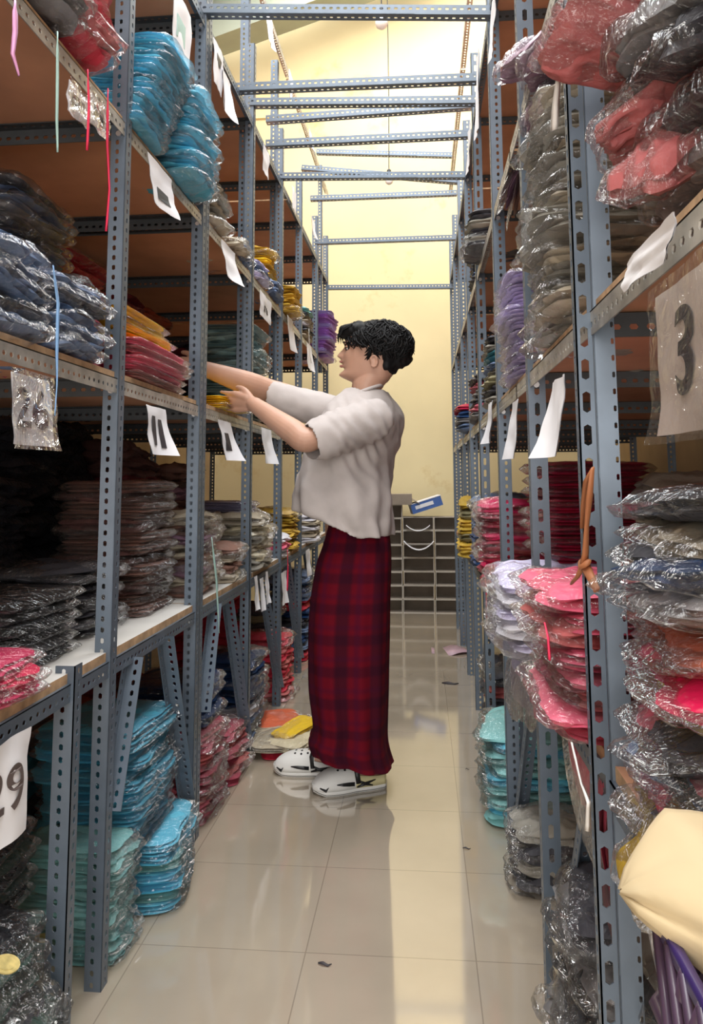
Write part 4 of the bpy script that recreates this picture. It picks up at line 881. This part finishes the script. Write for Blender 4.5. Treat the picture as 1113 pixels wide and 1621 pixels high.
# hair
hb = MB(); RH = Matrix((HX, HY, HZ)).transposed()
for c, r in (((-.008, 0, .158), (.108, .090, .074)), ((-.058, 0, .118), (.078, .090, .078)), ((.072, 0, .190), (.074, .074, .043)), ((-.048, 0, .062), (.045, .066, .042)),
             ((-.092, 0, .092), (.046, .07, .046)), ((.02, .058, .135), (.046, .024, .038)), ((.02, -.058, .135), (.046, .024, .038))): ellipsoid(hb, hw_(*c), r, RH)
hm = remesh(hb, 'hair', .005, 5, .6)
for v in hm.vertices:
    p = v.co; n_ = (p-hw_(-.01, 0, .13)).normalized(); k = noise.noise(p*22)*.014+noise.noise(p*60+Vector((9, 0, 0)))*.005-.004
    v.co = p+n_*k
hm.materials.clear(); hm.materials.append(MAT['hair']); link('hair', hm, person)
mb = MB(); rh = random.Random(11)
for i in range(1300):
    th = rh.uniform(0, 2*PI); ph = math.asin(rh.uniform(-.45, 1))
    dx, dy, dz = math.cos(th)*math.cos(ph), math.sin(th)*math.cos(ph), math.sin(ph)
    x, y, z = -.012+dx*(.128 if dx < 0 else .126), dy*.094, .137+dz*(.094 if dz > 0 else .085)
    if x > .012 and z < .140+.25*max(0, x-.05): continue
    if abs(y) > .045 and -.028 < x < .05 and z < .088: continue
    if z < .075 and x > -.022: continue
    out = Vector((dx, dy, dz)); crown = Vector((-.03, 0, 1))
    tgt = (-crown+out*crown.dot(out)); tgt = tgt.normalized() if tgt.length > .1 else Vector((1, 0, 0))
    side_ = out.cross(tgt).normalized(); dirn = (tgt+side_*rh.uniform(-.9, .9)+out*.12).normalized()
    q = Vector((x, y, z))+out*rh.uniform(-.004, .006); pts = []; L = rh.uniform(.030, .065); cu = rh.uniform(-.6, .6); fl = rh.uniform(-.12, .14)
    for k in range(7):
        pts.append(hw_(*q)); q = q+dirn*L/6; dirn = (dirn-out*(.16 if k < 3 else fl)+side_*cu).normalized()
    r0_ = rh.uniform(.0022, .0045); mb.tube(pts, [r0_*.6, r0_, r0_, r0_, r0_*.8, r0_*.5, .0003], 5)
for i in range(90):   # fringe over the forehead
    y = rh.uniform(-.062, .062); x0_ = .102-abs(y)*.45; pts = []; ll = rh.uniform(.6, 1.15)
    for k in range(7):
        a = k/6*ll; pts.append(hw_(x0_+.010+.040*math.sin(a*1.7)+rh.uniform(-.002, .002), y+.010*a*math.sin(i*1.7), .205-.030*a*a-.016*a+.004*math.sin(i)))
    mb.tube(pts, [.003, .004, .004, .0035, .0028, .0018, .0003], 5)
for i in range(60):   # soft temple hair before the ear
    for s in (-1, 1):
        x0_ = rh.uniform(.018, .075); pts = []
        for k in range(6):
            a = k/5; pts.append(hw_(x0_+.006*a*math.sin(i), s*(.074+.010*math.sin(a*2.6)-.25*max(0, x0_-.03)), .172-(.045+.012*math.sin(i*2.1)-.25*max(0, x0_-.035))*a))
        mb.tube(pts, [.003, .004, .004, .003, .002, .0003], 5)
mb.build('hair_locks', 'hair', person, True)
# t-shirt
sh = MB()
def sx_(u, v): return at(u, v).x
tab = [(.905, -.345, -.118, .185), (.96, -.47, -.112, .20), (1.02, -.478, -.112, .205), (1.10, -.462, -.118, .20), (1.17, -.43, -.118, .198), (1.24, -.40, -.098, .198), (1.31, -.365, -.08, .20), (1.36, -.335, -.083, .19), (1.40, -.312, -.098, .160), (1.43, -.292, -.118, .115), (1.455, -.275, -.13, .085)]
rings = []
for (z, f, bk, wd) in cr(tab, 5):
    ring = []
    for k in range(72):
        th = 2*PI*k/72; c, s = math.cos(th), math.sin(th); e = 2.5; r = (abs(c)**e+abs(s)**e)**(-1/e)
        xc = (f+bk)/2; hx = (bk-f)/2
        x, y = xc+hx*c*r, wd*s*r
        low = max(0, min(1, (1.25-z)/.3))
        fold = .010*low*math.sin(th*7+z*9)+.006*low*math.sin(th*13-z*14)+.016*noise.noise(Vector((c*2, s*2, z*6)))*(.3+low)
        zz = z + low*(.075*max(0, -(x-xc)/hx) if z < 1.02 else 0)*max(0, (1.02-z)/.115)
        ang = math.radians(-20)*(1-low)   # shoulders turned
        X = x+fold*c; Y = y+fold*s; X2 = (X-xc); q_ = Matrix.Rotation(ang, 2) @ Vector((0, Y))
        ring.append((X+q_[0]*.9, PY+.005+Y*math.cos(ang), zz))
    rings.append(ring)
sh.loft(rings)
CN_, CF_ = SN.lerp(EN, .68), SF.lerp(EF, .80)
def sleeve(S0, C0, r0, r1):
    d = (C0-S0).normalized()
    limb(sh, [(*(S0-d*.02), .078), (*S0.lerp(C0, .35), r0), (*S0.lerp(C0, .75), (r0+r1)/2), (*C0, r1), (*(C0+d*.03), r1)], 24)
    return d
dN, dF = sleeve(SN+Vector((0, 0, -.015)), CN_+Vector((.0, 0, -.012)), .082, .077), sleeve(SF+Vector((0, 0, -.012)), CF_+Vector((0, 0, -.018)), .074, .068)
sm_ = remesh(sh, 'tshirt', .006, 6, .6)
NRM = [v.normal.copy() for v in sm_.vertices]
for v, n_ in zip(sm_.vertices, NRM):    # creases fanning from the armpit and across the trunk
    p = v.co
    a = math.sin((p.z*1.0+p.x*1.3)*95+noise.noise(p*7)*5); w_ = max(0, 1-(p-Vector((-.22, 2.68, 1.27))).length/.20)
    k = .0075*a*w_ + .008*noise.noise(Vector((p.x*9, p.y*9, p.z*4))) + .0035*noise.noise(p*22) - .010*abs(noise.noise(Vector((p.x*11+p.z*9, p.y*7, p.z*4))))
    v.co = p+n_*k
NC = at(575, 621)
bm = bmesh.new(); bm.from_mesh(sm_)
dele = []
for f in bm.faces:
    c = f.calc_center_median()
    if (c-(CN_+dN*.012)).dot(dN) > 0 and (c-CN_).dot(dN) < .14 and f.normal.dot(dN) > .5 and ((c-CN_)-dN*(c-CN_).dot(dN)).length < .088: dele.append(f)
    elif (c-(CF_+dF*.012)).dot(dF) > 0 and (c-CF_).dot(dF) < .14 and f.normal.dot(dF) > .5 and ((c-CF_)-dF*(c-CF_).dot(dF)).length < .088: dele.append(f)
    elif c.z > NC.z + (c.x-NC.x)*.40-.010 and (Vector((c.x-NC.x, c.y-PY))).length < .085: dele.append(f)
    elif f.normal.z < -.8 and c.z < .915+max(0, (-.235-c.x))*.32+.012: dele.append(f)
bmesh.ops.delete(bm, geom=dele, context='FACES'); bm.to_mesh(sm_); bm.free()
sm_.materials.clear(); sm_.materials.append(MAT['shirt']); ts = link('tshirt', sm_, person); ts['label'] = 'beige short sleeved t-shirt'
md = ts.modifiers.new('s', 'SOLIDIFY'); md.thickness = .0025; md.offset = -1
md = ts.modifiers.new('sm', 'SMOOTH'); md.factor = .4; md.iterations = 2
mb = MB()
mb.tube([(NC.x+.074*math.cos(a)-.002, PY+.082*math.sin(a), NC.z+.028*math.cos(a)-.003-.004*abs(math.sin(a))) for a in [2*PI*i/32 for i in range(33)]], .0065, 8); mb.build('collar', 'shirt', person, True) 
# trousers
tr = MB(); edge = [(820, 521, 612), (860, 514, 618), (900, 503, 618), (950, 495, 617), (1000, 491.5, 615.5), (1050, 491.5, 614), (1100, 493, 613), (1150, 499, 611.5), (1180, 498, 611), (1200, 492, 613), (1216, 494, 617), (1228, 497, 621)]
edge = cr(edge, 5); rings = []; zs = []
nk = 120
for i, (v, ul, ur) in enumerate(edge):
    L_, R__ = at(ul, v, PY-.13), at(ur, v, PY-.13); sc_ = PY/(PY-.13); xc = (L_.x+R__.x)/2*sc_; hx = (R__.x-L_.x)/2*sc_; z = (L_.z+R__.z)/2; zs.append(z); ring = []
    g = min(1, (v-820)/300)
    hx *= .92+.08*min(1, (v-820)/75); top_ = .86+.14*min(1, (v-820)/75)
    for k in range(nk):
        th = 2*PI*k/nk; c, s = math.cos(th), math.sin(th); e = 2.6; r = (abs(c)**e+abs(s)**e)**(-1/e)
        fold = g*(.007*math.sin(th*9+math.sin(z*3)*1.0)+.004*math.sin(th*17+z*4)) + .004*noise.noise(Vector((c*3, s*3, z*5)))
        hem = max(0, (v-1150)/78.); dz = hem*(.045*max(0, -c)**1.2+.030*max(0, -s)*(1-max(0, c)))
        cleft = -.018*g*math.exp(-((th-1.5*PI-.15)/.16)**2)
        ring.append((xc+(hx+fold*.4)*c*r, PY+(.118*top_+.052*g+fold+cleft)*s*r, z+max(0, dz)))
    rings.append(ring)
n0 = len(rings)
me_uv = []
tr.loft(rings, cap=False)
me = tr.mesh('trousers', 'plaid', True); uv = me.uv_layers.new(name='UVMap')
for poly in me.polygons:
    ks = [me.loops[li].vertex_index % nk for li in poly.loop_indices]; wrap = max(ks)-min(ks) > 2
    for li, k in zip(poly.loop_indices, ks):
        vi = me.loops[li].vertex_index; kk = k+nk if (wrap and k < 2) else k
        uv.data[li].uv = (kk/nk*.90, zs[vi//nk])
o = link('trousers', me, person); o['label'] = 'wide dark red plaid trousers'; md = o.modifiers.new('s', 'SOLIDIFY'); md.thickness = .003
md.offset = -1
# clogs
def clog(heel, toe, side):
    d = (toe-heel); d.z = 0; d.normalize(); n_ = Vector((-d.y, d.x, 0)); L = .272; h0 = heel-d*.012
    r_ = thing('clog', None, None, h0); r_.parent = person; 
    def q(a, b_, z): return d*a*L+n_*b_+Vector((0, 0, z))
    def wdt(a): return (.034+.018*math.sin(min(1, a*1.15)*PI*.62) - .006*math.exp(-((a-.42)/.13)**2))*max(.05, 1-max(0, (a-.66)/.345)**3.0)**.5
    # sole
    mb = MB(); R_ = []
    for i in range(21):
        a = i/20; w2 = wdt(a)*(1 if .02 < a else .75); rise = .012*max(0, (a-.85)/.15)
        R_.append([q(a, w2*c_, z) for c_, z in ((-.92, rise), (.92, rise), (1.0, .010+rise), (1, .026+rise*.8), (-1, .026+rise*.8), (-1.0, .010+rise))])
    mb.loft(R_); mb.build('sole', 'clog_white', r_, True)
    mb = MB(); R_ = []
    for i in range(21):
        a = .0+i/20; w2 = wdt(a)*.985*(1 if .02 < a else .75); rise = .012*max(0, (a-.85)/.15)
        R_.append([q(a, w2*c_, z+rise) for c_, z in ((-.9, .0), (.9, .0), (1, .0065), (-1, .0065))])
    for r2 in R_:
        for p in r2: p.z -= .0
    mb.loft(R_); o_ = mb.build('outsole', 'black_plastic', r_); o_.location = (0, 0, .0)
    # vamp
    def top(a): return .026+.062*max(0, 1-max(0, (a-.42)/.585)**2.4)**.6
    mb = MB(); R_ = []
    for i in range(19):
        a = .40+.595*i/18; w2 = wdt(a)*1.02; h = top(a); ring = []
        for k in range(17):
            th = PI*k/16; c_, s_ = math.cos(th), math.sin(th); ring.append(q(a-.05*(1-s_)*0+(.07*(1-abs(c_))*0), w2*(abs(c_)**.75)*(1 if c_ > 0 else -1), .018+(h-.018)*(s_**.8)))
        R_.append(ring)
    mb.loft(R_); v_ = mb.build('vamp', 'clog_white', r_, True)
    # heel cup
    mb = MB(); R_ = []
    for k in range(25):
        th = -1+2*k/24; aa = abs(th); pos = (.02+.43*max(0, aa-.45)/.55, (1 if th > 0 else -1)*min(1, aa/.45)**.6)
        h = .062-.012*math.sin(aa*PI); w2 = wdt(pos[0])
        R_.append([q(pos[0], w2*pos[1]*1.02, .018), q(pos[0], w2*pos[1]*1.04, h), q(pos[0]+.018, w2*pos[1]*.90, h), q(pos[0]+.018, w2*pos[1]*.88, .018)])
    mb.loft(R_); mb.build('heel_cup', 'clog_cream' if side < 0 else 'clog_white', r_, True)
    # vents and side slots
    mb = MB()
    for row, (a, ws) in enumerate(((.50, (-.5, .0, .5)), (.59, (-.55, -.15, .25, .6)), (.68, (-.4, 0, .4)))):
        for w__ in ws:
            th = PI/2+w__*.9; c_, s_ = math.cos(th), math.sin(th); wv = wdt(a)*1.02; p = q(a, wv*(abs(c_)**.75)*(1 if c_ > 0 else -1), .018+(top(a)-.018)*(s_**.8)); nn = (n_*c_*.8+Vector((0, 0, 1))*s_+d*.25).normalized()
            mb.tube([p-nn*.003, p+nn*.0012], .0042, 10)
    mb.build('vent_holes', 'black_plastic', r_)
    for sd_ in (-1, 1):
        mb = MB()
        wv = lambda a: wdt(a)*1.045
        mb.loft([[q(a, sd_*wv(a)*k_, .032+.004*(a-.47)*8+zz) for k_, zz in ((.97, -.005*m_2), (1.0, -.005*m_2), (1.0, .008*m_2), (.95, .008*m_2))] for a, m_2 in ((.47, 1.0), (.55, 1.0), (.63, .8), (.72, .2))])
        mb.tube([q(.18, sd_*wv(.18)*1.0, .040), q(.33, sd_*wv(.33), .030), q(.45, sd_*wv(.45), .046)], [.002, .0065, .003], 6)
        mb.tube([q(.22, sd_*wv(.22)*1.0, .022), q(.33, sd_*wv(.33), .030), q(.44, sd_*wv(.44), .022)], [.002, .006, .003], 6)
        mb.tube([q(.93, sd_*wv(.93)*.9, .03), q(.86, sd_*wv(.86)*.98, .022), q(.83, sd_*wv(.83), .034)], [.003, .0055, .001], 6)
        mb.build('side_trim', 'black_plastic', r_, True)
    mb = MB(); mb.tube([q(.42, -.048, .035), q(.44, -.043, .075), q(.41, -.02, .104), (q(.40, .0, .108)), q(.41, .02, .104), q(.44, .043, .075), q(.42, .048, .035)], .009, 8, flat=.5); mb.build('strap', 'black_plastic', r_, True)
    r_['label'] = 'white clog with black trim and cream heel' if side < 0 else 'white clog with black side slot'
    return r_
clog(HN, TN, -1); clog(HFt, TF, 1)
# ---------------------------------------------------------------- keep the 300 packets that show largest as things, the rest as one lot
bpy.context.view_layer.update()
dg = bpy.context.evaluated_depsgraph_get(); hits = {}
# round gold stickers resting on the dark packets at the lower left
for i, (u, v) in enumerate(((70, 1485), (10, 1527))):
    d = (fwd + rt*((u-CX)/FPX) + up*((CY-v)/FPX)).normalized(); ok, loc, nn, idx, ob, mt_ = S.ray_cast(dg, Vector((0, 0, H)), d)
    if ok:
        if nn.dot(d) > 0: nn = -nn
        nn = (nn+Vector((0, 0, 1.2))).normalized(); mb = MB(); mb.tube([(0, 0, .0), (0, 0, .002)], .022, 24); mb.tube([(0, 0, .002), (0, 0, .0026)], .015, 24)
        o = mb.build('round_sticker', 'gold', None, loc=loc-d*.035); o.rotation_euler = nn.to_track_quat('Z', 'Y').to_euler()
        tag(o, ['round gold sticker on the dark packet beside the bench post', 'round gold sticker on a dark packet at the left picture edge'][i], 'sticker')
GN, GM = 110, 160
for i in range(GN):
    for j in range(GM):
        u, v = (i+.5)*1113/GN, (j+.5)*1621/GM
        d = (fwd + rt*((u-CX)/FPX) + up*((CY-v)/FPX)).normalized()
        ok, loc, nn, idx, ob, mt_ = S.ray_cast(dg, Vector((0, 0, H)), d)
        if ok:
            r_ = ob.original if hasattr(ob, 'original') else ob
            while r_.parent: r_ = r_.parent
            if r_.name.startswith('garment_packet'): hits[r_.name] = hits.get(r_.name, 0)+1
packs = [o for o in S.objects if o.parent is None and o.name.startswith('garment_packet')]
packs.sort(key=lambda o: -hits.get(o.name, 0))
KEEP = 300
rest = packs[KEEP:]
V_, F_, MI_, mats_ = [], [], [], []
def take(o, mt):
    if mt not in mats_: mats_.append(mt)
    mi = mats_.index(mt); b0 = len(V_); mw = o.matrix_world
    V_.extend([tuple(mw @ v.co) for v in o.data.vertices]); F_.extend([tuple(i+b0 for i in p.vertices) for p in o.data.polygons]); MI_.extend([mi]*len(o.data.polygons))
for o in rest:
    for q in [o]+list(o.children):
        if q.type == 'MESH' and 'sleeve' not in q.name: take(q, q.material_slots[0].material)
for o in rest:
    for q in list(o.children): bpy.data.objects.remove(q)
    bpy.data.objects.remove(o)
me = bpy.data.meshes.new('garment_packets'); me.from_pydata(V_, [], F_)
for mt in mats_: me.materials.append(mt)
me.polygons.foreach_set('material_index', MI_); me.polygons.foreach_set('use_smooth', [True]*len(MI_)); me.update()
if rest:
    o = link('garment_packets', me)
    tag(o, 'remaining dim bagged garments deep in the piles of both racks', 'garment packets', kind='stuff')
print('KEPT', KEEP, 'REST', len(rest), 'smallest kept', hits.get(packs[KEEP-1].name, 0) if len(packs) > KEEP else None)
